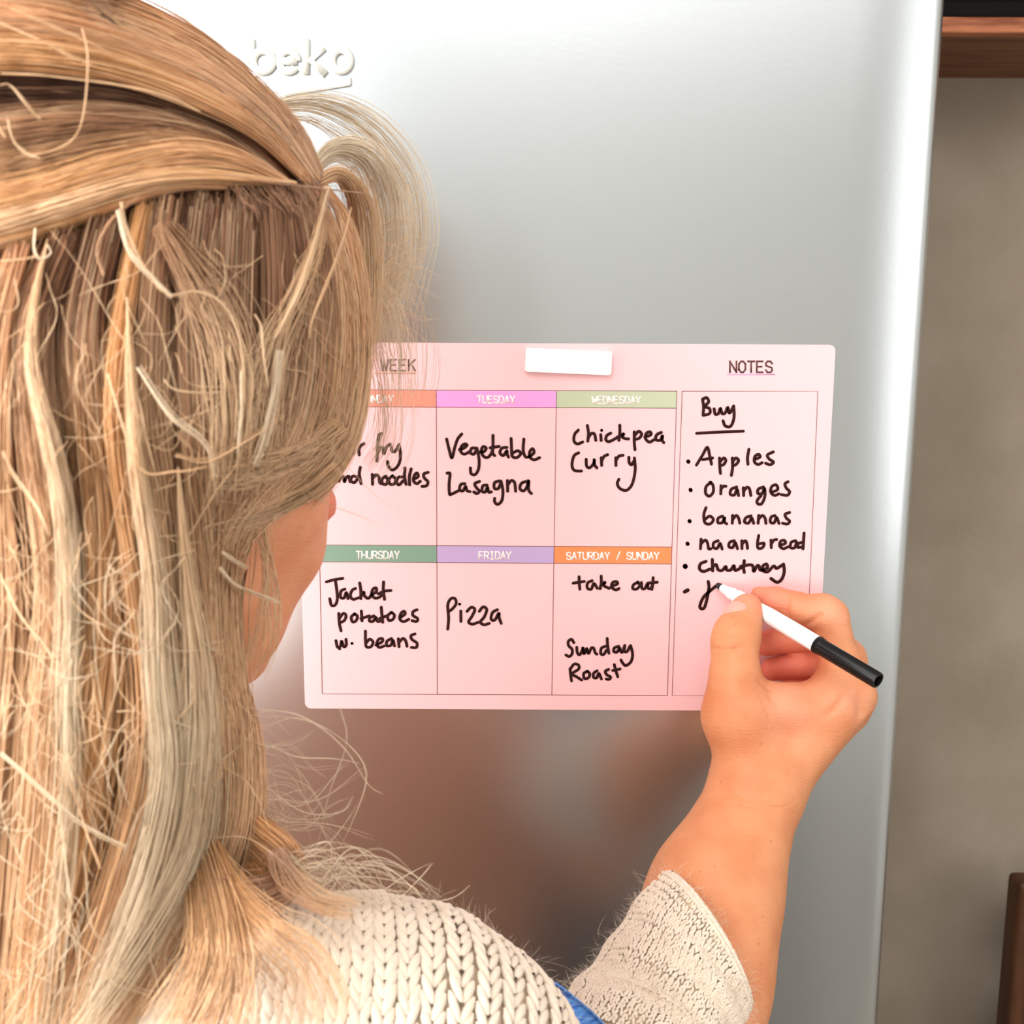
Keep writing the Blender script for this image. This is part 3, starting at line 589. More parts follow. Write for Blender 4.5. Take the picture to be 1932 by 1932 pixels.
# ring finger
chain(H, [(1600, 1340, -0.036, 35), (1585, 1290, -0.018, 31), (1560, 1256, -0.012, 29)], 0.003, 0.006)
chain(H, [(1560, 1256, -0.012, 29), (1510, 1252, -0.0115, 27), (1458, 1262, -0.011, 22)], 0.002)
# little finger
chain(H, [(1562, 1368, -0.024, 32), (1560, 1330, -0.012, 28), (1530, 1306, -0.0105, 25)], 0.003, 0.006)
chain(H, [(1530, 1306, -0.0105, 25), (1495, 1302, -0.010, 23), (1456, 1312, -0.010, 19)], 0.002)
# tendon furrow and knuckle dimples
bone(H, (1622, 1290, -0.062, 5), (1628, 1345, -0.058, 5), 0.006, 's')
def hit(px, py):
    yy = np.linspace(-0.19, -0.002, 240); v = H.eval(PV(np.full(240, px), np.full(240, py), yy)); k = np.argmax(v < 0)
    return P(px, py, yy[k])
def crease(pts, r=0.0005, k=0.0013):
    q = [hit(*p) for p in catmull(np.array(pts, float), 5)]
    return list(zip(q, q[1:])), r, k
CR = [crease(*c) for c in (([(1487, 1128), (1484, 1143), (1483, 1160)], .0007, .0018), ([(1516, 1181), (1533, 1172), (1550, 1160)], .0007, .0018), ([(1346, 1196), (1368, 1194), (1395, 1199)],),
      ([(1344, 1222), (1372, 1228), (1400, 1222)],), ([(1350, 1209), (1370, 1208)], .0003), ([(1393, 1498), (1432, 1518), (1475, 1527)],), ([(1400, 1516), (1440, 1532)], .0003),
      ([(1428, 1282), (1440, 1293), (1454, 1302)],), ([(1436, 1320), (1446, 1340), (1452, 1362)], .0003, .0012), ([(1450, 1312), (1468, 1338)], .0003, .0012), ([(1560, 1352), (1582, 1330), (1596, 1308)], .0006, .003))]
for segs, r_, k_ in CR:
    for a_, b_ in segs: H.cone(a_, b_, r_, r_, k_, 's')
# the skin gives way where the pen lies against it
for a_, b_, ra_, rb_ in ((.010, .020, .0040, .0048), (.018, .040, .0048, .0050), (.040, LC, .0051, .0051), (LC-.002, LEN+.01, .0054, .0054)):
    H.cone(T0+A*a_, T0+A*b_, ra_, rb_, 0.0008, 's')
pts_b = [J(1310, 2080, -0.15, 118), J(1300, 1100, 0, 10), J(1700, 1300, -0.08, 30)]
lo = np.array([P(1300, 1200, -0.05)[0]-0.03, -0.190, P(1300, 2030, -0.13)[2]]); hi = np.array([P(1660, 1300, -0.05)[0]+0.02, -0.001, P(1450, 1090, -0.02)[2]+0.012])
lo[0] = P(1180, 1900, -0.12)[0]
d, l0, h = H.grid(lo, hi, 0.00095)
Vh, Qh = surface_nets(d, l0, h)
def relax(V, Q, it=2, lam=0.5):
    for _ in range(it):
        s = np.zeros_like(V); c = np.zeros(len(V))
        for a, b in ((0, 1), (1, 2), (2, 3), (3, 0)):
            for i, j in ((a, b), (b, a)):
                for ax in range(3): s[:, ax] += np.bincount(Q[:, i], V[Q[:, j], ax], len(V))
                c += np.bincount(Q[:, i], minlength=len(V))
        V = V*(1-lam)+lam*s/np.maximum(c, 1)[:, None]
    return V
Vh = relax(Vh, Qh, 3)
def blobs(V, base, items):
    c = np.tile(np.array(base[:3]), (len(V), 1))
    for p, r, col, st in items:
        w = st*np.exp(-(np.linalg.norm(V-p, axis=1)/r)**2); c = c*(1-w[:, None])+np.array(col[:3])*w[:, None]
    return c
SK = srgb(216, 146, 103); RED = srgb(226, 118, 98); PNK = srgb(232, 158, 132); ORG = srgb(206, 124, 78)
items = [(P(1400, 1140, -.03), .010, PNK, .8), (P(1450, 1130, -.02), .016, srgb(236, 140, 118), .75), (P(1480, 1330, -.055), .020, PNK, .6), (P(1440, 1215, -.014), .014, RED, .9),
         (P(1460, 1262, -.012), .016, RED, .9), (P(1490, 1300, -.02), .020, RED, .9), (P(1530, 1230, -.02), .016, RED, .6), (P(1570, 1150, -.04), .012, PNK, .5),
         (P(1370, 1400, -.06), .022, ORG, .4), (P(1360, 1850, -.12), .03, ORG, .4), (P(1620, 1320, -.06), .014, PNK, .4), (P(1350, 1310, -.05), .016, ORG, .5), (P(1500, 1480, -.05), .016, ORG, .35), (P(1450, 1560, -.07), .014, ORG, .3)]
Ch = blobs(Vh, SK, items)

# head, neck and trunk ------------------------------------------------------
YAW, PIT, ROL = R_(41.9), R_(20.2), R_(1.7); HS = 0.886/1000
Fd = np.array([math.sin(YAW)*math.cos(PIT), math.cos(YAW)*math.cos(PIT), -math.sin(PIT)])
Rd = np.array([math.cos(YAW), -math.sin(YAW), 0.0]); Ud = np.cross(Rd, Fd)
Rd, Ud = Rd*math.cos(ROL)+Ud*math.sin(ROL), Ud*math.cos(ROL)-Rd*math.sin(ROL)
HM = np.stack([Fd, Rd, Ud])
NOSE = P(600, 962.6, -0.1337)
HC = NOSE-(Fd*113+Ud*-27)*HS
def L(f, r, u): return HC+(Fd*f+Rd*r+Ud*u)*HS
B = Field()
def E_(f, r, u, rf, rr, ru, k=12, op='u'): B.ell(L(f, r, u), HM, (rf*HS, rr*HS, ru*HS), k/1000, op)
def K_(a, b, ra, rb, k=8, op='u'): B.cone(L(*a), L(*b), ra*HS, rb*HS, k/1000, op)
E_(-12, 0, 34, 94, 73, 84); E_(34, 0, 4, 58, 62, 84, 20); E_(34, 0, -56, 50, 48, 46, 20)
K_((80, -9, -101), (80, 9, -101), 15, 15, 14)
K_((50, 36, -36), (64, 28, -50), 32, 29, 14); K_((50, -36, -36), (64, -28, -50), 32, 29, 14)
K_((20, 50, -62), (62, 28, -88), 17, 20, 18); K_((20, -50, -62), (62, -28, -88), 17, 20, 18)
K_((86, -24, 22), (86, 24, 22), 8, 8, 10)
for s in (-1, 1): E_(100, s*31, 6, 13, 15, 11, 9, 's')
for s in (-1, 1): E_(77, s*31, 4, 13.2, 15, 13.0, 4)
for s in (-1, 1): E_(91.5, s*31, 1, 11, 12, 3.4, 1.5, 's')
K_((88, 0, 12), (109, 0, -22), 6, 8.5, 7); K_((109, 0, -24), (113, 0, -25), 9, 9, 5)
for s in (-1, 1): K_((100, s*8, -32), (97, s*11, -31), 6.5, 6, 4)
K_((92, -15, -60), (92, 15, -60), 5, 5, 4); K_((97, 0, -60), (97, 0, -60.1), 4, 4, 6)
K_((91, -12, -69), (91, 12, -69), 5.5, 5.5, 4)
K_((102, -14, -64.5), (102, 14, -64.5), 1.6, 1.6, 2, 's')
for s in (-1, 1):
    E_(-8, s*76, -4, 15, 6, 30, 5); E_(-4, s*82, 0, 8, 5, 18, 4, 's')
NB = P(250, 1720, -0.225)
B.cone(L(-30, 0, -55), NB, 0.046, 0.046, 0.02)
# trunk (under the sweater) and upper arm
SHR = P(800, 2050, -0.235); SHL = NB+(NB-SHR)*0.95; SHL[2] = SHR[2]-0.01
CH = (SHR+SHL)/2-np.array([0, 0, 0.13]); 
B.cone(SHR+np.array([-0.02, 0, -0.01]), NB+np.array([0, 0, -0.05]), 0.046, 0.050, 0.03)
B.cone(SHL+np.array([0.02, 0, -0.01]), NB+np.array([0, 0, -0.05]), 0.046, 0.050, 0.03)
ax1 = (SHR-SHL)*np.array([1, 1, 0]); ax1 /= np.linalg.norm(ax1); TM = np.stack([ax1, np.array([-ax1[1], ax1[0], 0]), np.array([0, 0, 1.0])])
B.ell(CH, TM, (0.165, 0.095, 0.20), 0.04); B.ell(CH-np.array([0, 0, 0.25]), TM, (0.145, 0.09, 0.20), 0.04)
ELB = P(1285, 2270, -0.165)
B.cone(SHR, ELB, 0.038, 0.031, 0.02)
B.cone(*[J(1285, 2080, -0.15, 0)[0], ELB], RP(108, 1285, 2080, -.15), 0.031, 0.02); B.cone(J(1316, 1850, -0.11, 0)[0], J(1285, 2080, -0.15, 0)[0], RP(94, 1316, 1850, -.11), RP(108, 1285, 2080, -.15), 0.03)
B.cone(SHL, SHL+np.array([-0.05, 0.03, -0.28]), 0.045, 0.036, 0.02)
B.cone(SHL+np.array([-0.05, 0.03, -0.28]), SHL+np.array([0.02, 0.16, -0.42]), 0.036, 0.026, 0.02)
bl = np.array([-0.47, -0.40, CH[2]-0.36]); bh = np.array([0.275, -0.035, HC[2]+0.14])
d, l0, h = B.grid(bl, bh, 0.0030)
Vb, Qb = surface_nets(d, l0, h); Vb = relax(Vb, Qb, 2)
Cb = blobs(Vb, srgb(228, 160, 120), [(L(112, 0, -28), .020, srgb(240, 136, 118), .8), (L(95, 0, -64), .016, srgb(216, 110, 104), .8), (L(60, 42, -35), .026, srgb(238, 158, 128), .5)])
# cut both lattices across the forearm, well inside the sleeve, and bridge them into one skin
ZC = P(1300, 1995, -0.13)[2]
def keep(V, Q, C, m):
    q = Q[m[Q].all(1)]; used = np.zeros(len(V), bool); used[q] = True; mp_ = np.cumsum(used)-1
    return V[used], mp_[q], C[used]
Vh, Qh, Ch = keep(Vh, Qh, Ch, Vh[:, 2] > ZC+0.001)
AXA = J(1300, 1995, -0.135, 0)[0]
Vb, Qb, Cb = keep(Vb, Qb, Cb, ~((Vb[:, 2] > ZC-0.003) & (np.linalg.norm(Vb-AXA, axis=1) < 0.085) & (Vb[:, 0] > AXA[0]-0.045)))
body = mesh_np('body', np.vstack([Vh, Vb]), np.vstack([Qh, Qb+len(Vh)]), None, M_skin, None, True, np.vstack([Ch, Cb]))
bmb = bmesh.new(); bmb.from_mesh(body.data)
es = [e for e in bmb.edges if e.is_boundary and np.linalg.norm(np.array(e.verts[0].co)-AXA) < 0.075 and abs(e.verts[0].co.z-ZC) < 0.012]
bmesh.ops.bridge_loops(bmb, edges=es)
bmb.to_mesh(body.data); bmb.free(); body.data.shade_smooth()
at(body, person)
def push(c, dirn, F, off):
    t = 0.0
    for _ in range(60):
        s_ = float(F.eval((c+dirn*t)[None, :])[0]); t += (off-s_)
    return c+dirn*t
# eyes, brows
M_eye = mat('eye white', srgb(238, 232, 228), 0.15); M_iris = mat('blue grey iris', srgb(84, 108, 122), 0.2); M_pup = mat('pupil black', srgb(10, 10, 10), 0.1)
M_brow = mat('light brown brow hair', srgb(140, 104, 72), 0.8)
for s in (-1, 1):
    c = L(74.5, s*31, 2); e = at(lathe('eye', [(-.0100*math.cos(a)+0.0, max(.0100*math.sin(a), 1e-4)) for a in np.linspace(0, math.pi, 18)], c, c+Fd*0.01, M_eye, None, 28), person)
    for nm, r, dd, mm in (('iris', .0046, .0090, M_iris), ('pupil', .0020, .0094, M_pup)):
        o = lathe(nm, [(dd, r), (dd+.0009, r*.8), (dd+.0011, r*.1)], c, c+Fd*0.01, mm, None, 24); o.parent = e; 
    PB = lambda q: push(q, Fd, B, 0.0004)
    bp_ = catmull([PB(L(88, s*15, 24)), PB(L(86, s*28, 29)), PB(L(76, s*42, 26))], 12)
    n = 120; t = rng.random(n)*11; i0 = t.astype(int); base = bp_[i0]*(1-(t-i0))[:, None]+bp_[np.minimum(i0+1, 11)]*(t-i0)[:, None]
    pts = base[:, None, :]+np.linspace(0, 1, 4)[None, :, None]*(Rd*s*0.004+Ud*0.001-Fd*0.0006)[None, None]+rng.normal(0, .0006, (n, 1, 3))
    at(strands('eyebrow', pts, np.full(n, .00018), np.full((n, 4, 3), .2), M_brow), person)
# thumbnail
M_nail = mat('pale pink nail', srgb(236, 164, 152), 0.3, 0, 0.5)
def nail(c, ax_along, out, ln, wd):
    ax_along = ax_along/np.linalg.norm(ax_along); out = out-ax_along*(out@ax_along); out /= np.linalg.norm(out); sd = np.cross(ax_along, out)
    V = []; n = 11; m_ = 9
    for i in range(n):
        u = -1+2*i/(n-1)
        for j in range(m_):
            v = -1+2*j/(m_-1); x = v*wd/2*math.sqrt(max(0.05, 1-0.35*abs(u)**5)); bulge = -0.42*abs(v)**2*wd/2*1.0-0.0006*u*u
            V.append(c+ax_along*(u*ln/2*(1-.12*v*v if u > 0 else 1-.10*v*v))+sd*x+out*bulge)
    V = np.array(V); V2 = V-out*0.0005; Q = []
    for i in range(n-1):
        for j in range(m_-1): a = i*m_+j; Q += [(a, a+1, a+m_+1, a+m_), (a+n*m_, a+m_+n*m_, a+m_+1+n*m_, a+1+n*m_)]
    return mesh_np('thumbnail', np.vstack([V, V2]), np.array(Q), None, M_nail, None, True)
tp, tb = P(1411, 1146, -.027), P(1391, 1190, -.037)
camdir = CAMP-tp; camdir /= np.linalg.norm(camdir)
leftv = P(1300, 1150, -.03)-P(1400, 1150, -.03); leftv /= np.linalg.norm(leftv)
ov = camdir*0.93+leftv*0.36
cn = P(1400, 1149, -.029)
ovn = ov/np.linalg.norm(ov)
at(nail(push(cn, ovn, H, 0.0006), tp-tb, ov, 0.0120, 0.0130), person)
# ------------------------------------------------------------------ hair
M_hair = mat('blonde hair', srgb(214, 170, 120), 0.42, 0, 0.6)
def _hair():
    m = M_hair; a = nod(m, 'ShaderNodeVertexColor'); a.layer_name = 'col'
    b = bsdf(m); lnk(m, a.outputs[0], b.inputs['Base Color'])
    tr = nod(m, 'ShaderNodeBsdfTranslucent'); lnk(m, a.outputs[0], tr.inputs[0])
    mx = nod(m, 'ShaderNodeMixShader'); mx.inputs[0].default_value = 0.18
    out = m.node_tree.nodes['Material Output']
    lnk(m, b.outputs[0], mx.inputs[1]); lnk(m, tr.outputs[0], mx.inputs[2]); lnk(m, mx.outputs[0], out.inputs['Surface'])
_hair()
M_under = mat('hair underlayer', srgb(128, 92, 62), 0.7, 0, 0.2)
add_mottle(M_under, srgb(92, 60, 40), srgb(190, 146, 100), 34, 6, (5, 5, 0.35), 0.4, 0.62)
# volume under the outer strands: skull of hair plus the fall to the shoulders
HV = Field()
HV.ell(L(-20, 0, 38), HM, (0.096, 0.077, 0.086), 0.02)
HV.ell(L(4, 0, 18), HM, (0.072, 0.075, 0.074), 0.02)
HV.cone(P(420, 245, -0.235), P(60, 130, -0.262), RP(50, 420, 245, -.235), RP(125, 60, 130, -.262), 0.02); HV.cone(P(60, 130, -0.262), P(-180, 150, -0.27), RP(125, 60, 130, -.262), RP(150, 60, 130, -.27), 0.02)
HV.cone(J(190, 840, -0.235, 0)[0], J(180, 1080, -0.243, 0)[0], RP(360, 190, 840, -.235), RP(246, 180, 1080, -.243), 0.02)
HV.cone(J(180, 1080, -0.243, 0)[0], J(175, 1330, -0.25, 0)[0], RP(246, 180, 1080, -.243), RP(235, 175, 1330, -.25), 0.02)
HV.cone(J(175, 1330, -0.25, 0)[0], J(120, 1800, -0.262, 0)[0], RP(235, 175, 1330, -.25), RP(215, 120, 1800, -.262), 0.02)
# clear the face
HV.ell(L(112, 0, -44), HM, (0.056, 0.09, 0.10), 0.01, 's')
d, l0, h = HV.grid(np.array([-0.36, -0.42, P(100, 2250, -.27)[2]]), np.array([0.03, -0.06, HC[2]+0.15]), 0.0032)
Vu, Qu = surface_nets(d, l0, h); Vu = relax(Vu, Qu, 3)

# depth chart of that volume along the sight lines of a regular lattice (only used to lay the strands on it)
GX = np.linspace(-160, 900, 107); GY = np.linspace(-160, 2080, 150)
gx, gy = np.meshgrid(GX, GY)
ys = np.linspace(-0.40, -0.05, 90)
D = np.full(gx.shape, 9.0); DM = np.full(gx.shape, 9.0); DY = np.full(gx.shape, -0.2)
for y in ys:
    v = HV.eval(PV(gx, gy, np.full(gx.shape, y)))
    hit = (v < 0.0) & (D > 8); D[hit] = y
    bt = (v < DM) & (D > 8); DM[bt] = v[bt]; DY[bt] = y
DEP = np.where(D < 8, D, DY)
for _ in range(3):   # soften steps
    p_ = np.pad(DEP, 1, mode='edge'); DEP = (p_[:-2, 1:-1]+p_[2:, 1:-1]+p_[1:-1, :-2]+p_[1:-1, 2:]+2*DEP)/6
def depth(x, y):
    fx = np.clip((x-GX[0])/(GX[1]-GX[0]), 0, len(GX)-1.001); fy = np.clip((y-GY[0])/(GY[1]-GY[0]), 0, len(GY)-1.001)
    i = fx.astype(int); j = fy.astype(int); u = fx-i; v = fy-j
    return (DEP[j, i]*(1-u)*(1-v)+DEP[j, i+1]*u*(1-v)+DEP[j+1, i]*(1-u)*v+DEP[j+1, i+1]*u*v)
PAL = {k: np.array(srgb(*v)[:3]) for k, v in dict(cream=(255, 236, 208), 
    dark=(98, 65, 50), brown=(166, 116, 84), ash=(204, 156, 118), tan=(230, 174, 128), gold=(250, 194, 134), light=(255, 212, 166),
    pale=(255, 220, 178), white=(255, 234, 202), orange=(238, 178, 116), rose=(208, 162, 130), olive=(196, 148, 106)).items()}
ALLP, ALLR, ALLC = [], [], []
def lock(path, w, n, c0, c1, lift=(0.0, 0.006), rad=(.00010, .00020), wave=3.0, K=22, clump=3, cv=0.15, dep=None, jit=0.05, mix=None, yoff=0.0):
    """n strands following a path of photo positions, w = half-widths along it; depth from the hair volume"""
    g = catmull(path, K); w = np.interp(np.linspace(0, 1, K), np.linspace(0, 1, len(w)), w)
    t = np.gradient(g, axis=0); t /= np.linalg.norm(t, axis=1, keepdims=True)+1e-9; nn = np.stack([-t[:, 1], t[:, 0]], 1)
    nc = max(1, n//clump); cu = rng.uniform(-1, 1, nc); cl = rng.uniform(0, 1, nc); ci = rng.integers(0, nc, n)
    tt = np.linspace(0, 1, K)[None]
    drift = rng.normal(0, 0.22, (nc, 1))*(tt**1.2)
    u = cu[ci][:, None]+drift[ci]+rng.normal(0, 0.20, (n, 1))*(1+0.6*tt)
    ph = rng.uniform(0, 6.28, (nc, 1)); fq = rng.uniform(0.6, 1.6, (nc, 1))
    ph2 = rng.uniform(0, 6.28, (n, 1)); fq2 = rng.uniform(0.7, 1.9, (n, 1))
    wob = wave*np.sin(ph[ci]+6.28*fq[ci]*tt)+0.22*wave*np.sin(ph2+6.28*fq2*tt)
    off = u*w[None]+wob*np.minimum(1, tt*4)
    s0 = rng.uniform(0, jit, (n, 1)); s1 = 1-rng.uniform(0, jit*2.2, (n, 1)); s = s0+(s1-s0)*tt
    si = s*(K-1); i = np.minimum(si.astype(int), K-2); f = si-i
    X = g[i, 0]*(1-f)+g[i+1, 0]*f; Y = g[i, 1]*(1-f)+g[i+1, 1]*f
    NX = nn[i, 0]*(1-f)+nn[i+1, 0]*f; NY = nn[i, 1]*(1-f)+nn[i+1, 1]*f
    X = X+NX*off; Y = Y+NY*off
    lf = lift[0]+(lift[1]-lift[0])*(0.75*cl[ci][:, None]+0.25*rng.random((n, 1)))
    edge = np.sqrt(np.clip(1-np.minimum(np.abs(u), 1)**2, 0, 1))*0.0025
    if dep is None: y = depth(X, Y)-lf-edge-0.002
    else: y = np.interp(s, np.linspace(0, 1, len(dep)), dep)-lf
    y = y+0.0010*np.sin(ph2+6.28*fq2*tt*0.7)+yoff
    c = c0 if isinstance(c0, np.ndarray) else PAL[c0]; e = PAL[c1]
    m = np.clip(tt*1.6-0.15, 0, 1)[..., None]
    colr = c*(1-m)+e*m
    v = (rng.normal(0, cv, (nc, 1, 1))[ci]+rng.normal(0, cv*0.7, (n, 1, 1)))
    colr = colr*np.clip(1+v, 0.4, 1.5); colr = colr/np.maximum(1, colr.max(-1, keepdims=True)/0.97)
    if mix:
        sel = rng.random(n) < mix[1]; colr[sel] = colr[sel]*0.3+PAL[mix[0]]*0.7
    ALLP.append((X, Y, y)); ALLR.append(rng.uniform(rad[0], rad[1], n)); ALLC.append(colr)
K0 = 22
# sweep over the crown from the parting to the left
lock([(606, 340), (552, 245), (445, 140), (310, 58), (150, 2), (-80, -50)], (8, 16, 26, 34), 420, 'rose', 'tan', (.001, .006), wave=2, mix=('light', .25))
lock([(600, 345), (520, 240), (400, 150), (250, 85), (90, 40), (-80, 30)], (10, 24, 34, 44), 620, 'rose', 'tan', (.002, .008), wave=2, mix=('light', .3))
lock([(585, 345), (480, 240), (350, 168), (200, 118), (50, 98), (-80, 96)], (8, 18, 24, 26), 380, 'tan', 'gold', (.005, .011), wave=2, mix=('light', .35))
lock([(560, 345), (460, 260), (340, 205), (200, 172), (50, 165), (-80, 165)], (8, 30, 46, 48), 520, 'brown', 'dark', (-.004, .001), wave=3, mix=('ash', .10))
lock([(540, 340), (430, 268), (320, 232), (200, 225), (60, 240), (-80, 262)], (6, 14, 26, 34), 200, 'brown', 'ash', (.000, .006), wave=5, mix=('pale', .25))
lock([(520, 338), (430, 290), (320, 270), (200, 285), (60, 318), (-80, 345)], (8, 24, 30, 34), 360, 'tan', 'olive', (.002, .008), wave=3, mix=('light', .3))
lock([(540, 345), (450, 305), (340, 295), (210, 322), (80, 365), (-80, 400)], (8, 26, 34, 36), 480, 'tan', 'gold', (.004, .011), wave=2.5, mix=('light', .35))
lock([(560, 346), (470, 338), (360, 334), (250, 348), (130, 385), (10, 422), (-80, 440)], (3, 12, 20, 22, 24), 330, 'gold', 'light', (.008, .014), wave=2, mix=('pale', .3))
lock([(430, 352), (330, 352), (230, 378), (110, 418), (0, 446), (-80, 458)], (5, 10, 14, 16), 160, 'tan', 'gold', (.006, .011), wave=2)
lock([(480, 362), (380, 360), (270, 385), (150, 430), (40, 460), (-80, 480)], (4, 10, 14, 20), 260, 'dark', 'brown', (-.002, .003), wave=3)
# scalp along the parting, short roots
for k in range(26):
    x = 345+k*10.5; yy = 352+8*math.sin(k*.2)+0.03*abs(x-480)
    lock([(x, yy), (x+rng.uniform(4, 22), yy+14), (x+rng.uniform(10, 42), yy+rng.uniform(26, 60))], (3, 5, 7), 16, 'rose', 'brown', (.000, .002), wave=1, cv=.2)
lock([(600, 352), (500, 338), (400, 340), (330, 358)], (5, 8, 8), 120, 'rose', 'brown', (.001, .004), wave=2)
for k in range(34):
    x = 430+k*5.2; yy = 348+0.10*abs(x-520)*.2
    lock([(x, yy), (x+rng.uniform(8, 26), yy+22), (x+rng.uniform(20, 60), yy+rng.uniform(40, 80))], (4, 7, 9), 9, 'rose', 'rose', (.008, .013), wave=2, cv=.2, rad=(.00006, .0001))
# dark layer under the fall
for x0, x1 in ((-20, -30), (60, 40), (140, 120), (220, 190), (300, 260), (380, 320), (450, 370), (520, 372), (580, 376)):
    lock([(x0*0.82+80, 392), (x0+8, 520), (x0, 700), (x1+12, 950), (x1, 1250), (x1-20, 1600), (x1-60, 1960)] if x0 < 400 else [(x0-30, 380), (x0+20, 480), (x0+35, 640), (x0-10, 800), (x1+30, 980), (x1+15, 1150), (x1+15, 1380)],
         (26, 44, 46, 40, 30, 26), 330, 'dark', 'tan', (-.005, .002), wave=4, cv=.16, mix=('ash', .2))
# the fall, from left to right
def fall(path, w, n, c0, c1, **k): lock(path, w, n, c0, c1, **k)
fall([(40, 450), (-10, 650), (-20, 900), (-10, 1200), (-40, 1500), (-90, 1960)], (20, 34, 40, 44), 420, 'tan', 'light', lift=(.002, .010), wave=6, mix=('pale', .2))
fall([(130, 420), (60, 620), (75, 850), (110, 1100), (90, 1400), (40, 1960)], (30, 34, 38, 44), 460, 'brown', 'light', lift=(.001, .010), wave=7, mix=('pale', .22))
fall([(90, 450), (66, 560), (60, 700), (110, 900), (130, 1100), (128, 1300), (130, 1500), (80, 1960)], (1, 8, 12, 15, 15, 20), 170, 'light', 'white', lift=(.008, .014), wave=5, cv=.08, jit=.14)
fall([(200, 392), (150, 620), (170, 820), (190, 1050), (170, 1350), (120, 1600), (40, 1960)], (30, 34, 38, 42), 460, 'brown', 'gold', lift=(.001, .010), wave=7, mix=('pale', .22))
fall([(275, 372), (238, 560), (212, 760), (232, 960), (262, 1150), (282, 1400), (230, 1650), (120, 1980)], (16, 20, 22, 30, 36), 300, 'orange', 'light', lift=(.004, .010), wave=4, mix=('gold', .5))
fall([(315, 366), (288, 560), (280, 760), (305, 960), (330, 1200), (345, 1420), (290, 1700), (130, 1980)], (28, 28, 28, 34, 40), 460, 'brown', 'pale', lift=(.003, .012), wave=4, mix=('light', .35))
fall([(240, 560), (246, 700), (262, 900), (290, 1080), (302, 1280), (318, 1450), (280, 1650), (160, 1960)], (2, 10, 16, 22, 30, 34), 360, 'light', 'white', lift=(.009, .016), wave=4, cv=.08, jit=.14)
fall([(385, 356), (360, 560), (362, 760), (375, 960), (395, 1180), (410, 1400), (380, 1600), (270, 1820), (180, 1980)], (34, 32, 32, 34, 40), 520, 'brown', 'light', lift=(.002, .011), wave=5, mix=('pale', .3))
fall([(335, 880), (352, 1080), (372, 1250), (380, 1420), (350, 1620), (240, 1820), (120, 1980)], (3, 14, 26, 34, 36, 30), 380, 'pale', 'white', lift=(.009, .016), wave=4, cv=.08, jit=.16)
fall([(440, 1230), (466, 1370), (474, 1500), (462, 1610)], (12, 20, 22, 18), 220, 'tan', 'light', lift=(-.001, .005), wave=4)
fall([(452, 352), (442, 560), (432, 760), (412, 960), (412, 1180), (432, 1380), (440, 1560), (370, 1740), (250, 1960)], (32, 32, 34, 30, 26, 24), 520, 'brown', 'light', lift=(.002, .011), wave=6, mix=('pale', .25))
fall([(518, 350), (530, 540), (522, 740), (462, 920), (412, 1060), (415, 1220), (455, 1400), (450, 1560), (400, 1700)], (30, 34, 38, 30, 16, 14), 500, 'brown', 'light', lift=(.002, .011), wave=6, mix=('ash', .25))
fall([(570, 348), (598, 500), (600, 660), (572, 820), (490, 930), (418, 1030), (405, 1150), (415, 1300)], (26, 34, 36, 30, 22, 12), 480, 'brown', 'light', lift=(.002, .010), wave=6, mix=('pale', .25))
fall([(596, 360), (628, 440), (652, 560), (655, 700), (630, 820), (565, 905), (470, 975), (405, 1040)], (5, 14, 24, 30, 26, 16), 420, 'tan', 'light', lift=(.001, .008), wave=5, mix=('pale', .3))
fall([(610, 345), (655, 420), (682, 540), (686, 680), (668, 800), (620, 900), (560, 960)], (5, 14, 16, 18, 16), 210, 'tan', 'light', lift=(-.002, .004), wave=5, mix=('pale', .3))
fall([(612, 350), (600, 440), (560, 560), (520, 660), (500, 800), (470, 960)], (4, 10, 26, 40, 50), 70, 'light', 'pale', lift=(.008, .014), wave=8, cv=.1)
fall([(300, 420), (360, 520), (420, 650), (440, 800), (430, 950)], (20, 50, 60, 50), 70, 'ash', 'pale', lift=(.010, .016), wave=9, cv=.1, clump=2)
# sweep of thin strands crossing the cheek
fall([(640, 880), (590, 920), (510, 965), (430, 995), (380, 1010)], (14, 16, 18, 20), 90, 'light', 'pale', lift=(.004, .012), wave=5)
fall([(650, 800), (570, 860), (470, 900), (390, 905)], (20, 24, 26), 90, 'light', 'pale', lift=(.006, .014), wave=8)
# sparse hairs across the cheek
fall([(470, 900), (492, 1000), (505, 1100), (498, 1200), (470, 1290)], (10, 20, 24, 20), 26, 'light', 'pale', lift=(.002, .008), wave=8, clump=2)
# far fringe: puff rising off the forehead, lens bloom put into its cream strands
FR = dict(rad=(.00008, .00014), wave=3, cv=.06, clump=5)
fall([(515, 205), (600, 205), (690, 252), (748, 335), (765, 430), (745, 520), (715, 620)], (16, 34, 44, 46, 46), 120, 'cream', 'cream', lift=(0, .01), dep=(-.15, -.115, -.10, -.095, -.10), **FR)
fall([(585, 330), (630, 285), (690, 300), (725, 370), (732, 470), (715, 570), (690, 680)], (8, 28, 40, 42, 42), 170, 'cream', 'cream', lift=(0, .012), dep=(-.17, -.14, -.12, -.115, -.12), **FR)
fall([(600, 345), (640, 330), (675, 370), (690, 460), (690, 570), (680, 700)], (8, 16, 24, 26, 24), 240, 'light', 'pale', lift=(0, .01), dep=(-.19, -.17, -.155, -.15, -.15), **FR)
fall([(700, 430), (745, 520), (770, 620), (785, 720), (780, 790)], (40, 40, 36, 30), 46, 'cream', 'cream', lift=(0, .01), dep=(-.12, -.11, -.10), rad=(.00007, .00010), wave=8, clump=2)
fall([(680, 520), (715, 610), (735, 720), (730, 830), (690, 900)], (30, 34, 34, 30), 60, 'white', 'cream', lift=(0, .01), dep=(-.14, -.13, -.12), rad=(.00007, .00011), wave=7, clump=2)
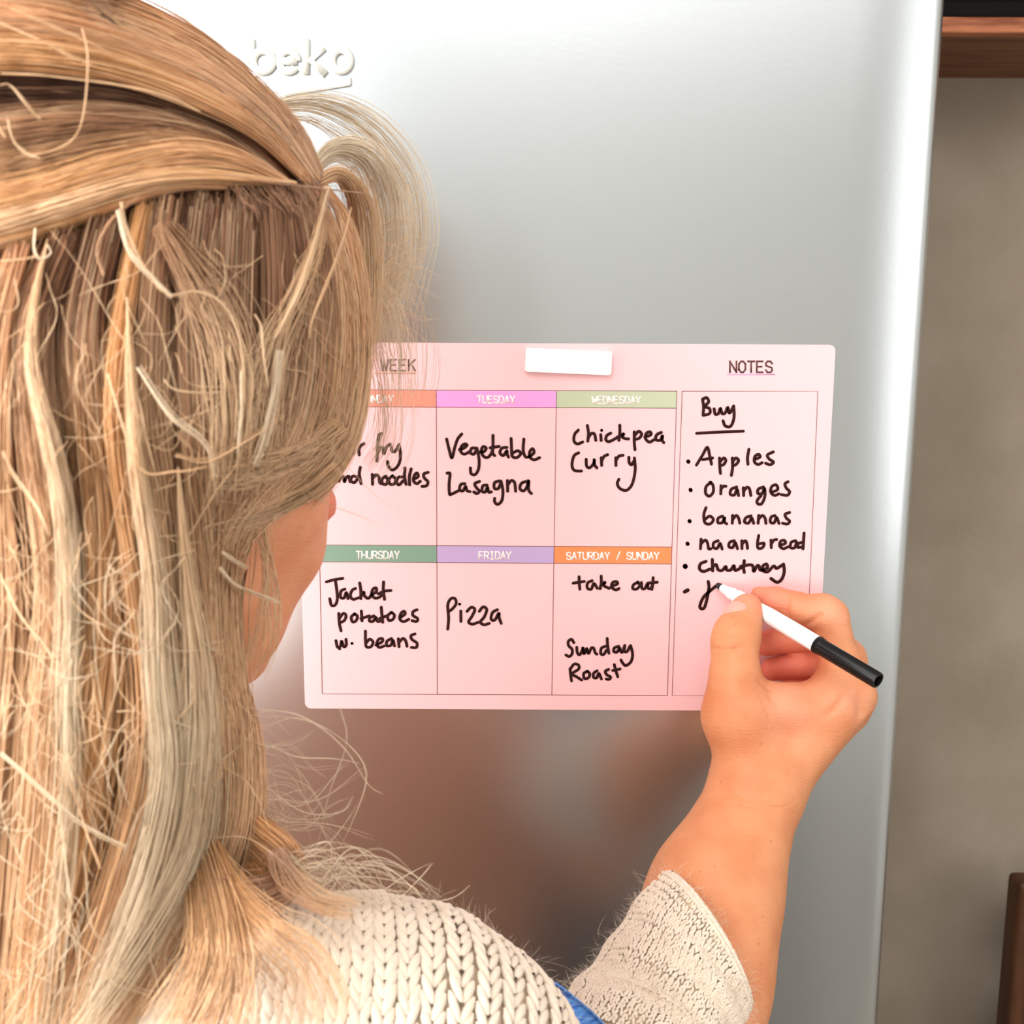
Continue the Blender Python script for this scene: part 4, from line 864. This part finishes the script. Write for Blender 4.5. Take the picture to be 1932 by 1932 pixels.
for k in range(60):
    a = rng.uniform(-1.1, .9); r0 = rng.uniform(20, 60); r1 = r0+rng.uniform(50, 110); cx, cy = 690+rng.uniform(-20, 20), rng.uniform(430, 620)
    pts = [(cx+r0*math.cos(a), cy+r0*math.sin(a)), (cx+(r0+r1)/2*math.cos(a+.25), cy+(r0+r1)/2*math.sin(a+.25)), (cx+r1*math.cos(a+rng.uniform(.3, .8)), cy+r1*math.sin(a+rng.uniform(.3, .8)))]
    lock(pts, (2, 4), 2, 'light', 'cream', dep=(-.13, -.12), rad=(.00005, .00008), wave=3)
# nape: coil behind the neck and hair lying over the shoulder
fall([(390, 1440), (465, 1550), (520, 1600), (545, 1640), (520, 1680), (450, 1690), (400, 1670)], (8, 24, 26, 24, 22, 22), 420, 'orange', 'rose', lift=(0, .006), dep=(-.245, -.25, -.255, -.255, -.262, -.27, -.275), wave=4)
fall([(370, 1440), (450, 1585), (500, 1650), (470, 1690), (400, 1700)], (10, 24, 24), 240, 'orange', 'orange', lift=(0, .004), dep=(-.245, -.252, -.262, -.27), wave=3)
fall([(340, 1450), (420, 1650), (500, 1760), (570, 1830), (620, 1960)], (8, 30, 56, 70), 150, 'gold', 'light', lift=(0, .004), dep=(-.235, -.27, -.304, -.302, -.305), wave=5, cv=.12, rad=(.00006, .0001))
fall([(320, 1420), (380, 1620), (405, 1770), (390, 1870), (340, 1990)], (14, 34, 60, 80), 300, 'gold', 'light', lift=(0, .006), dep=(-.235, -.262, -.300, -.312, -.315), wave=7, mix=('light', .3))
fall([(300, 1600), (250, 1750), (170, 1860), (60, 1980)], (60, 70, 80), 380, 'light', 'white', lift=(-.004, .004), wave=8)
fall([(520, 1600), (545, 1660), (600, 1700), (680, 1720)], (16, 20, 20, 16), 90, 'rose', 'light', dep=(-.262, -.27, -.275), rad=(.00005, .0001), wave=6)
# loose hairs over the shoulder and below the chin
for k in range(44):
    x1 = rng.uniform(620, 860); y1 = 1700+0.10*(x1-620)+rng.uniform(-50, 14)+0.0009*(x1-640)**2*.3
    lock([(rng.uniform(520, 548), rng.uniform(1600, 1660)), (rng.uniform(570, 620), rng.uniform(1590, 1690)), ((x1+590)/2, rng.uniform(1600, 1710)), (x1, y1)], (2, 3), 2, 'white', 'cream', dep=(-.262, -.26, -.25, -.245), rad=(.00005, .00009), wave=4)
for k in range(34):
    x0 = 455+rng.uniform(-10, 20); y0 = rng.uniform(1340, 1560); x1 = rng.uniform(520, 720); y1 = y0+rng.uniform(-90, 170)
    lock([(x0, y0), ((x0+x1)/2, y0+rng.uniform(-40, 60)), (x1, y1)], (2, 8), 2, 'white', 'cream', dep=(-.25, -.22, -.20), rad=(.00005, .0001), wave=10, cv=.1)
for p in ([(470, 1335), (560, 1350), (650, 1410), (700, 1480), (722, 1500)], [(480, 1400), (560, 1425), (680, 1440)], [(465, 1450), (560, 1530), (640, 1530), (670, 1505)], [(465, 1500), (540, 1545), (610, 1545), (665, 1515)],
          [(545, 1620), (600, 1600), (650, 1620), (680, 1680), (670, 1700)], [(545, 1620), (610, 1590), (635, 1610), (640, 1680)], [(470, 1350), (600, 1370), (690, 1450), (660, 1560), (610, 1640)],
          [(600, 1700), (700, 1690), (760, 1660), (815, 1632)], [(540, 1660), (680, 1700), (720, 1715), (800, 1650), (818, 1628)], [(790, 1712), (840, 1700), (890, 1672)], [(560, 1660), (700, 1650), (780, 1670), (792, 1712)],
          [(640, 1330), (650, 1400), (620, 1500), (600, 1600)]):
    lock(p, (1.5, 3), 3, 'cream', 'cream', dep=(-.25, -.235, -.22), rad=(.00006, .0001), wave=3, jit=.01)
for k in range(150):      # curls of wool fluff and hair along the shoulder line
    x = rng.uniform(560, 1010); yb = np.interp(x, [540, 650, 800, 900, 950, 1000, 1040], [1690, 1700, 1722, 1765, 1800, 1860, 1930])
    r = rng.uniform(5, 24); a = rng.uniform(0, 6.28); s_ = rng.choice([-1, 1])
    lock([(x+r*math.cos(a+s_*q)*.9, yb-6+r*.55*math.sin(a+s_*q)-4) for q in np.linspace(0, rng.uniform(1.2, 3.6), 5)], (.5, 1), 1, 'light', 'pale', dep=(-.235, -.235), rad=(.00004, .00007), wave=1)
# single bright strands that stand out
HI = dict(clump=1, cv=.04, jit=.01, wave=1.2)
for p, n, w, c in (([(155, 52), (166, 110), (160, 210), (140, 262), (95, 286), (58, 292)], 3, 1.5, 'light'), ([(228, 380), (238, 430), (270, 500), (318, 556), (372, 548), (425, 575), (452, 640), (460, 720), (456, 800)], 5, 2, 'pale'),
                   ([(222, 395), (242, 470), (292, 530), (326, 562)], 10, 5, 'white'), ([(196, 520), (184, 470), (205, 420), (240, 390), (262, 372)], 4, 3, 'ash'), ([(482, 592), (494, 620), (500, 680), (507, 730)], 8, 3, 'pale'),
                   ([(66, 430), (64, 470), (76, 490), (96, 478), (88, 460)], 8, 3, 'white'), ([(0, 494), (40, 490), (70, 484)], 4, 2, 'light'), ([(0, 160), (20, 162), (50, 195), (76, 226)], 5, 2, 'pale'), ([(15, 225), (24, 262), (50, 290), (76, 300)], 5, 2, 'pale'),
                   ([(622, 352), (610, 400), (590, 480), (560, 560), (520, 640)], 10, 4, 'pale'), ([(662, 390), (640, 470), (590, 600), (582, 640)], 6, 3, 'light'), ([(420, 330), (520, 345), (620, 358), (700, 366)], 3, 1.5, 'rose'),
                   ([(310, 715), (330, 735), (380, 740), (420, 740)], 5, 3, 'pale'), ([(260, 690), (320, 780), (370, 820), (395, 850), (410, 900)], 8, 5, 'white'), ([(456, 700), (455, 790), (450, 860)], 6, 3, 'white'),
                   ([(530, 660), (520, 740), (500, 830), (480, 880)], 10, 7, 'white'), ([(418, 1042), (440, 1058), (468, 1074)], 10, 3, 'white'), ([(414, 1070), (440, 1100), (470, 1114), (530, 1138)], 12, 3, 'white'),
                   ([(0, 1080), (40, 1160), (80, 1210), (105, 1250)], 4, 2, 'pale'), ([(5, 850), (30, 900), (70, 960), (95, 1010)], 4, 2, 'pale'), ([(0, 1420), (80, 1490), (160, 1560), (240, 1600)], 9, 4, 'white'), ([(110, 1500), (118, 1580), (130, 1700)], 5, 3, 'white'),
                   ([(130, 1470), (160, 1560), (190, 1640)], 5, 2, 'light'), ([(200, 700), (260, 880), (330, 890), (395, 880)], 3, 3, 'light'), ([(330, 860), (390, 870), (470, 830), (540, 780)], 4, 5, 'light'), ([(10, 260), (-30, 200), (-60, 190)], 3, 2, 'light'),
                   ([(20, 15), (80, 40), (150, 70), (210, 100)], 4, 2, 'light'), ([(-20, 35), (60, 70), (120, 100), (180, 128)], 4, 2, 'light'), ([(0, 140), (100, 145), (240, 165), (330, 190), (380, 212)], 4, 2, 'light')):
    lock(p, (w, w), n, c, c, lift=(.016, .020), rad=(.00012, .0002), **HI)
for k in range(210):     # random fly-aways across the fall
    x = rng.uniform(0, 640); y = rng.uniform(430, 1500); 
    if x > 430 and y > 900: continue
    l_ = rng.uniform(80, 260); a = rng.normal(1.57, .55); b = a+rng.normal(0, .6)
    lock([(x, y), (x+l_*.4*math.cos(a), y+l_*.4*math.sin(a)), (x+l_*.4*math.cos(a)+l_*.6*math.cos(b), y+l_*.4*math.sin(a)+l_*.6*math.sin(b))], (2, 4), 2, 'light', 'pale', lift=(.010, .018), rad=(.00005, .00010), wave=3, cv=.08)
for k in range(150):
    x = rng.uniform(0, 430); y = rng.uniform(1000, 1850); l_ = rng.uniform(70, 240); a = rng.normal(1.7, .6); b = a+rng.normal(0, .7)
    lock([(x, y), (x+l_*.4*math.cos(a), y+l_*.4*math.sin(a)), (x+l_*.4*math.cos(a)+l_*.6*math.cos(b), y+l_*.4*math.sin(a)+l_*.6*math.sin(b))], (2, 4), 2, 'pale', 'white', lift=(.010, .020), rad=(.00005, .00011), wave=4, cv=.08)
for k in range(46):      # thin hairs outside the crown line
    s_ = rng.uniform(0, .7); base = catmull([(606, 335), (552, 240), (445, 136), (310, 52), (150, -4), (-60, -50)], 60)
    i0 = int(s_*30); seg = base[i0:i0+24]; o_ = rng.uniform(4, 22)
    lock([tuple(q+np.array([.6, -.8])*o_*math.sin(math.pi*t_)) for q, t_ in zip(seg[::6], np.linspace(.1, .9, 4))], (1, 2), 1, 'light', 'light', lift=(0, .004), rad=(.00005, .00008), wave=1)
X = np.concatenate([a[0] for a in ALLP]); Y = np.concatenate([a[1] for a in ALLP]); YY = np.concatenate([a[2] for a in ALLP])
HP = PV(X, Y, YY); HR = np.concatenate(ALLR); HCc = np.concatenate(ALLC)
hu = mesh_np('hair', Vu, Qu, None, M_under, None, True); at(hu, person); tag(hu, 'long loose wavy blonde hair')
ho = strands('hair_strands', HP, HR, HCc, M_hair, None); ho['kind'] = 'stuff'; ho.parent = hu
print('strands', HP.shape)
# ------------------------------------------------------------------ cream knitted sweater
M_wool = mat('cream wool', srgb(234, 218, 200), 0.95, 0, 0.15); add_bump(M_wool, 900, 0.5, 0.0006, 4)
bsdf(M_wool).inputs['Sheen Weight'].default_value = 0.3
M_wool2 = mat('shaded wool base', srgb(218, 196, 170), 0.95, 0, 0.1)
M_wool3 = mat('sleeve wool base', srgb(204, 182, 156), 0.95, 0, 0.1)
# path of the shoulder yoke: photo x, photo y, depth, radius px ; profile = half round top then straight down both sides
def yoke(s):
    k = np.array([(-260, 1990, -.262, 240), (0, 1960, -.262, 195), (180, 1960, -.262, 195), (330, 1975, -.26, 240), (480, 1985, -.258, 272), (620, 1990, -.255, 287), (760, 2000, -.25, 282), (860, 2040, -.245, 250), (905, 2110, -.24, 220), (925, 2240, -.235, 205)], float)
    c = catmull(k[:, :2], 100); y = np.interp(np.linspace(0, 1, 100), np.linspace(0, 1, 10), k[:, 2]); r = np.interp(np.linspace(0, 1, 100), np.linspace(0, 1, 10), k[:, 3])
    i = s*99; j = np.minimum(i.astype(int), 98); f = i-j
    cx = c[j, 0]*(1-f)+c[j+1, 0]*f; cy = c[j, 1]*(1-f)+c[j+1, 1]*f; yy = np.interp(s, np.linspace(0, 1, 100), y); rr = np.interp(s, np.linspace(0, 1, 100), r)
    C = PV(cx, cy, yy); sc = -((C-CAMP) @ CAMR)[:, 2]/F_PX
    return C, rr*sc
ns = 600; S = np.linspace(0, 1, ns); CC, RR = yoke(S)
def soften(a, k=81):
    a = np.asarray(a); p_ = np.concatenate([2*a[:1]-a[1:k//2+1][::-1], a, 2*a[-1:]-a[-k//2:-1][::-1]]); w_ = np.hanning(k+2)[1:-1]; w_ /= w_.sum()
    return np.stack([np.convolve(p_[:, c_], w_, 'valid')[:len(a)] for c_ in range(p_.shape[1])], 1) if a.ndim == 2 else np.convolve(p_, w_, 'valid')[:len(a)]
CC = soften(soften(CC)); RR = soften(RR)
dC = np.gradient(CC, axis=0); dC /= np.linalg.norm(dC, axis=1, keepdims=True)
UP = np.array([0, 0, 1.0]); side = np.cross(dC, UP); side /= np.linalg.norm(side, axis=1, keepdims=True); upv = np.cross(side, dC)
arc_len = np.concatenate([[0], np.cumsum(np.linalg.norm(np.diff(CC, axis=0), axis=1))])
def sweat(s, v, off=0.0):
    """s along the yoke (metres), v metres from the crest, positive towards the viewer"""
    s = np.asarray(s, float); v = np.asarray(v, float)
    i = np.interp(s, arc_len, np.arange(ns)); j = np.minimum(i.astype(int), ns-2); f = (i-j)[..., None]
    g = lambda A: A[j]*(1-f)+A[j+1]*f
    C, D_, U_, r = g(CC), g(side), g(upv), (RR[j]*(1-f[..., 0])+RR[j+1]*f[..., 0])
    th = np.clip(np.abs(v)/r, 0, 1.35); sg = np.sign(v)
    n_ = D_*(np.sin(th)*sg)[..., None]+U_*np.cos(th)[..., None]
    q = C+n_*(r+off)[..., None] if np.ndim(off) else C+n_*(r+off)[..., None]
    ex = np.maximum(np.abs(v)-1.35*r, 0); dn = D_*(np.cos(1.35)*sg)[..., None]-U_*np.sin(1.35)
    return q+dn*ex[..., None], n_
# sign: the viewer is at negative y
if side[ns//2][1] > 0: side = -side
su, vv = np.meshgrid(np.linspace(0, arc_len[-1], 90), np.linspace(-0.30, 0.34, 70), indexing='ij')
q, n_ = sweat(su, vv, -0.0016+0*su)
idx = np.arange(90*70).reshape(90, 70); Q = np.stack([idx[:-1, :-1], idx[1:, :-1], idx[1:, 1:], idx[:-1, 1:]], -1).reshape(-1, 4)
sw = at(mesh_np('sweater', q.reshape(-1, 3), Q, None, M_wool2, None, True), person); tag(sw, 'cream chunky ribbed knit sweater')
# left side of the trunk and the rest of the jumper below the frame
# stitches: pairs of slanting yarn lobes
ico = None
def lobes(centers, along, out, ln, wd, th, m, name, par, colr=None):
    """ellipsoid lobes: 8x6 rings"""
    nu, nv = 8, 5
    a = np.linspace(0, 2*np.pi, nu, endpoint=False); b = np.linspace(-1, 1, nv)
    N = len(centers); along = along/np.linalg.norm(along, axis=1, keepdims=True); out = out-along*(out*along).sum(1, keepdims=True); out /= np.linalg.norm(out, axis=1, keepdims=True); sd = np.cross(along, out)
    rr = np.sqrt(np.clip(1-(np.abs(b)*0.96)**2.6, 0.02, 1))
    V = (centers[:, None, None]+along[:, None, None]*(b[None, :, None, None]*ln[:, None, None, None]/2)
         + sd[:, None, None]*(np.cos(a)[None, None, :, None]*rr[None, :, None, None]*wd[:, None, None, None]/2)
         + out[:, None, None]*(np.sin(a)[None, None, :, None]*rr[None, :, None, None]*th[:, None, None, None]/2))
    V = V.reshape(-1, 3); base = (np.arange(N)*nu*nv)[:, None, None]; Q = []
    i = np.arange(nv-1)[:, None]; j = np.arange(nu)[None]
    Q = np.stack([base+i*nu+j, base+i*nu+(j+1) % nu, base+(i+1)*nu+(j+1) % nu, base+(i+1)*nu+j], -1).reshape(-1, 4)
    o = mesh_np(name, V, Q, None, m, None, True); o['kind'] = 'stuff'; o.parent = par; return o
colw = 0.0056; row = 0.0054
cs, al, ou, ln, wd, th = [], [], [], [], [], []
ncol = int(arc_len[-1]/colw)
for i in range(ncol):
    s0 = (i+.5)*colw
    for j in range(-22, 40):
        v0 = j*row+(row*.25 if i % 2 else 0)
        for sg in (-1, 1):
            s_ = s0+sg*colw*.23+rng.normal(0, .00018); v_ = v0+rng.normal(0, .0003)
            c, n0 = sweat(np.array([s_]), np.array([v_]), np.array([rng.normal(0.0004, .00025)-(0.0006 if (i//2) % 2 else 0)]))
            c2, _ = sweat(np.array([s_+sg*0.0014]), np.array([v_-0.0035]), np.array([0.0]))
            c1, _ = sweat(np.array([s_-sg*0.0004]), np.array([v_+0.0035]), np.array([0.0]))
            cs.append(c[0]); al.append((c2-c1)[0]); ou.append(n0[0]); ln.append(.0096*rng.uniform(.93, 1.07)); wd.append(.0034*rng.uniform(.92, 1.08)); th.append(.0028)
knit = lobes(np.array(cs), np.array(al), np.array(ou), np.array(ln), np.array(wd), np.array(th), M_wool, 'knit_stitches', sw)
# fluff
def fluff(pts, nrm, n, lmin, lmax, par, name='wool_fluff', rad=(.00003, .00006)):
    i = rng.integers(0, len(pts), n); K = 6; L_ = rng.uniform(lmin, lmax, (n, 1, 1)); t = np.linspace(0, 1, K)[None, :, None]
    d1 = nrm[i][:, None]+rng.normal(0, .6, (n, 1, 3)); d2 = rng.normal(0, .9, (n, 1, 3))
    p = pts[i][:, None]+rng.normal(0, .0012, (n, 1, 3))+L_*(d1*t+d2*t*t*.8)
    c = np.tile(np.array(srgb(240, 226, 208)[:3]), (n, K, 1))
    o = strands(name, p, rng.uniform(rad[0], rad[1], n), c, M_hair, None); o['kind'] = 'stuff'; o.parent = par
fluff(np.array(cs), np.array(ou), 9000, .0015, .0045, sw)

# pushed-up sleeve: tube whose mouth sits round the forearm
def sleeve(name, ks, nrow_first=0):
    pass
mouth_c = P(1326, 1782, -0.108)
# mouth ellipse in world: long axis along the photo diagonal, short axis along depth
e1a, e1b = P(1243, 1652, -.085), P(1404, 1915, -.125)
E1 = (e1b-e1a)/2; MC = (e1a+e1b)/2
rE1 = np.linalg.norm(E1); e1 = E1/rE1
view = (CAMP-MC)/np.linalg.norm(CAMP-MC)
axis0 = P(1190, 1890, -.13)-MC; axis0 -= e1*(axis0@e1); axis0 /= np.linalg.norm(axis0)
axis0 = axis0*0.98-view*0.10; axis0 -= e1*(axis0@e1); axis0 /= np.linalg.norm(axis0)
e2 = np.cross(axis0, e1); e2 *= np.sign(e2@view)
MC = P(1323, 1783, -.112)
PTH = [MC, P(1288, 1835, -.120), P(1245, 1900, -.132), P(1195, 1985, -.15), P(1140, 2090, -.18)]
RA = [(rE1, .038), (rE1*.98, .042), (rE1*.94, .044), (.038, .044), (.040, .044)]
PTHc = catmull(np.array(PTH), 60); RAc = np.array([np.interp(np.linspace(0, 1, 60), np.linspace(0, 1, 5), [r[k] for r in RA]) for k in (0, 1)]).T
AX = np.gradient(PTHc, axis=0); AX /= np.linalg.norm(AX, axis=1, keepdims=True)
E1p = e1[None]-AX*(AX@e1)[:, None]; E1p /= np.linalg.norm(E1p, axis=1, keepdims=True); E2s = np.cross(AX, E1p); sk = np.clip(1-np.arange(60)/34, 0, 1)[:, None]**1.3
E1s = E1p*(1-sk)+e1[None]*sk; E1s /= np.linalg.norm(E1s, axis=1, keepdims=True); E2s *= np.sign(E2s@view)[:, None]
slen = np.concatenate([[0], np.cumsum(np.linalg.norm(np.diff(PTHc, axis=0), axis=1))])
def slv(s, a, off=0.0):
    s = np.atleast_1d(np.asarray(s, float)); a = np.atleast_1d(np.asarray(a, float))
    i = np.interp(s, slen, np.arange(60)); j = np.minimum(i.astype(int), 58); f = (i-j)[..., None]; g = lambda A: A[j]*(1-f)+A[j+1]*f
    r = g(RAc); fold = 0.0007*np.sin(s*300+a*1.5)*np.clip(s/.01, 0, 1)
    n_ = g(E1s)*np.cos(a)[..., None]+g(E2s)*np.sin(a)[..., None]
    q = g(PTHc)+g(E1s)*(np.cos(a)*(r[..., 0]+off+fold))[..., None]+g(E2s)*(np.sin(a)*(r[..., 1]+off+fold))[..., None]
    return q, n_
# base cloth, turned in at the mouth
na, nl = 72, 44; A_ = np.linspace(0, 2*np.pi, na, endpoint=False)
rows = []
for k in range(6):   # inner return
    q, _ = slv(np.full(na, .012*(1-k/6)), A_, -0.0052); rows.append(q)
for k in range(6):
    t_ = math.pi*(k/5); q, n0 = slv(np.full(na, 0.0), A_, -0.0026-0.0026*math.cos(t_)); rows.append(q-AX[0][None]*0.0030*math.sin(t_))
for k in range(1, nl): q, _ = slv(np.full(na, slen[-1]*k/(nl-1)), A_, -0.0008); rows.append(q)
V = np.concatenate(rows); nr = len(rows); ii = np.arange(nr-1)[:, None]; jj = np.arange(na)[None]
Q = np.stack([ii*na+jj, ii*na+(jj+1) % na, (ii+1)*na+(jj+1) % na, (ii+1)*na+jj], -1).reshape(-1, 4)
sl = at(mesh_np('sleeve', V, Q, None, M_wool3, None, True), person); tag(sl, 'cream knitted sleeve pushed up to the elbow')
cs, al, ou, ln, wd, th = [], [], [], [], [], []
cw, rw = 0.0030, 0.0026
circ = 2*math.pi*math.sqrt((rE1**2+.038**2)/2); nc = int(circ/cw)
for i in range(nc):
    for j in range(int(slen[-1]/rw)):
        for sg in (-1, 1):
            a0 = 2*math.pi*(i+.5+sg*.22)/nc+rng.normal(0, .006); s0 = .001+j*rw+rng.normal(0, .0002)
            rib = 0.0005*(1 if (i//4) % 2 else -0.4)
            c, n0 = slv(s0, a0, rib); c1, _ = slv(s0-.0015, a0-sg*.010, rib); c2, _ = slv(s0+.0015, a0+sg*.016, rib)
            cs.append(c[0]); al.append((c2-c1)[0]); ou.append(n0[0]); ln.append(.0037*rng.uniform(.92, 1.08)); wd.append(.00135*rng.uniform(.92, 1.08)); th.append(.0017)
for i in range(110):       # rolled rim
    for k in range(5):
        t_ = math.pi*(k+.3)/5; a0 = 2*math.pi*(i+.5*(k % 2))/110
        c, n0 = slv(0.0, a0, -0.0026+0.0030*math.cos(t_)); ctr = c[0]-AX[0]*0.0034*math.sin(t_)
        o_ = n0[0]*math.cos(t_)-AX[0]*math.sin(t_); c2, _ = slv(0.0, a0+.05, 0); c1, _ = slv(0.0, a0-.05, 0)
        cs.append(ctr); al.append((c2-c1)[0]+rng.normal(0, .0008, 3)); ou.append(o_); ln.append(.0040); wd.append(.0022); th.append(.0022)
lobes(np.array(cs), np.array(al), np.array(ou), np.array(ln), np.array(wd), np.array(th), M_wool, 'knit_stitches', sl)
fluff(np.array(cs), np.array(ou), 7000, .001, .0038, sl)
i = rng.integers(0, len(cs), 60)
fluff(np.array(cs)[i], np.array(ou)[i], 60, .006, .012, sl, rad=(.00004, .00007))
# blue cloth showing between shoulder and sleeve
M_blue = mat('blue denim cloth', srgb(72, 124, 200), 0.9, 0, 0.2)
add_mottle(M_blue, srgb(58, 106, 184), srgb(104, 156, 222), 160, 4, (1, 1, 5)); 
pp = [[(1030, 1862), (1048, 1858), (1090, 1890), (1130, 1925), (1190, 1990)], [(1022, 1885), (1040, 1905), (1070, 1935), (1110, 1970), (1160, 2030)], [(1000, 1930), (1020, 1950), (1040, 1975), (1070, 2020), (1120, 2090)]]
G = np.array([catmull(np.array(p), 30) for p in pp]); G = np.concatenate([np.array([catmull(G[:, k], 12)[i] for k in range(30)])[None] for i in range(12)])
yy = -0.200+0.010*np.sin(np.linspace(0, 9, 30))[None, :]*np.linspace(0.2, 1, 12)[:, None]-0.02*np.linspace(0, 1, 12)[:, None]**2
Vf = PV(G[..., 0], G[..., 1], yy).reshape(-1, 3); Vb2 = Vf+np.array([0, 0.002, 0])
ii = np.arange(11)[:, None]; jj = np.arange(29)[None]; Q = np.stack([ii*30+jj, ii*30+jj+1, (ii+1)*30+jj+1, (ii+1)*30+jj], -1).reshape(-1, 4)
rim = list(range(30))+[30*k+29 for k in range(1, 12)]+[330+k for k in range(28, -1, -1)]+[30*k for k in range(10, 0, -1)]
Qr = np.array([(rim[k], rim[(k+1) % len(rim)], rim[(k+1) % len(rim)]+360, rim[k]+360) for k in range(len(rim))])
bl_ = at(mesh_np('undershirt', np.vstack([Vf, Vb2]), np.vstack([Q, Q[:, ::-1]+360, Qr]), None, M_blue, None, True), person); tag(bl_, 'bright blue cloth showing between shoulder and sleeve')
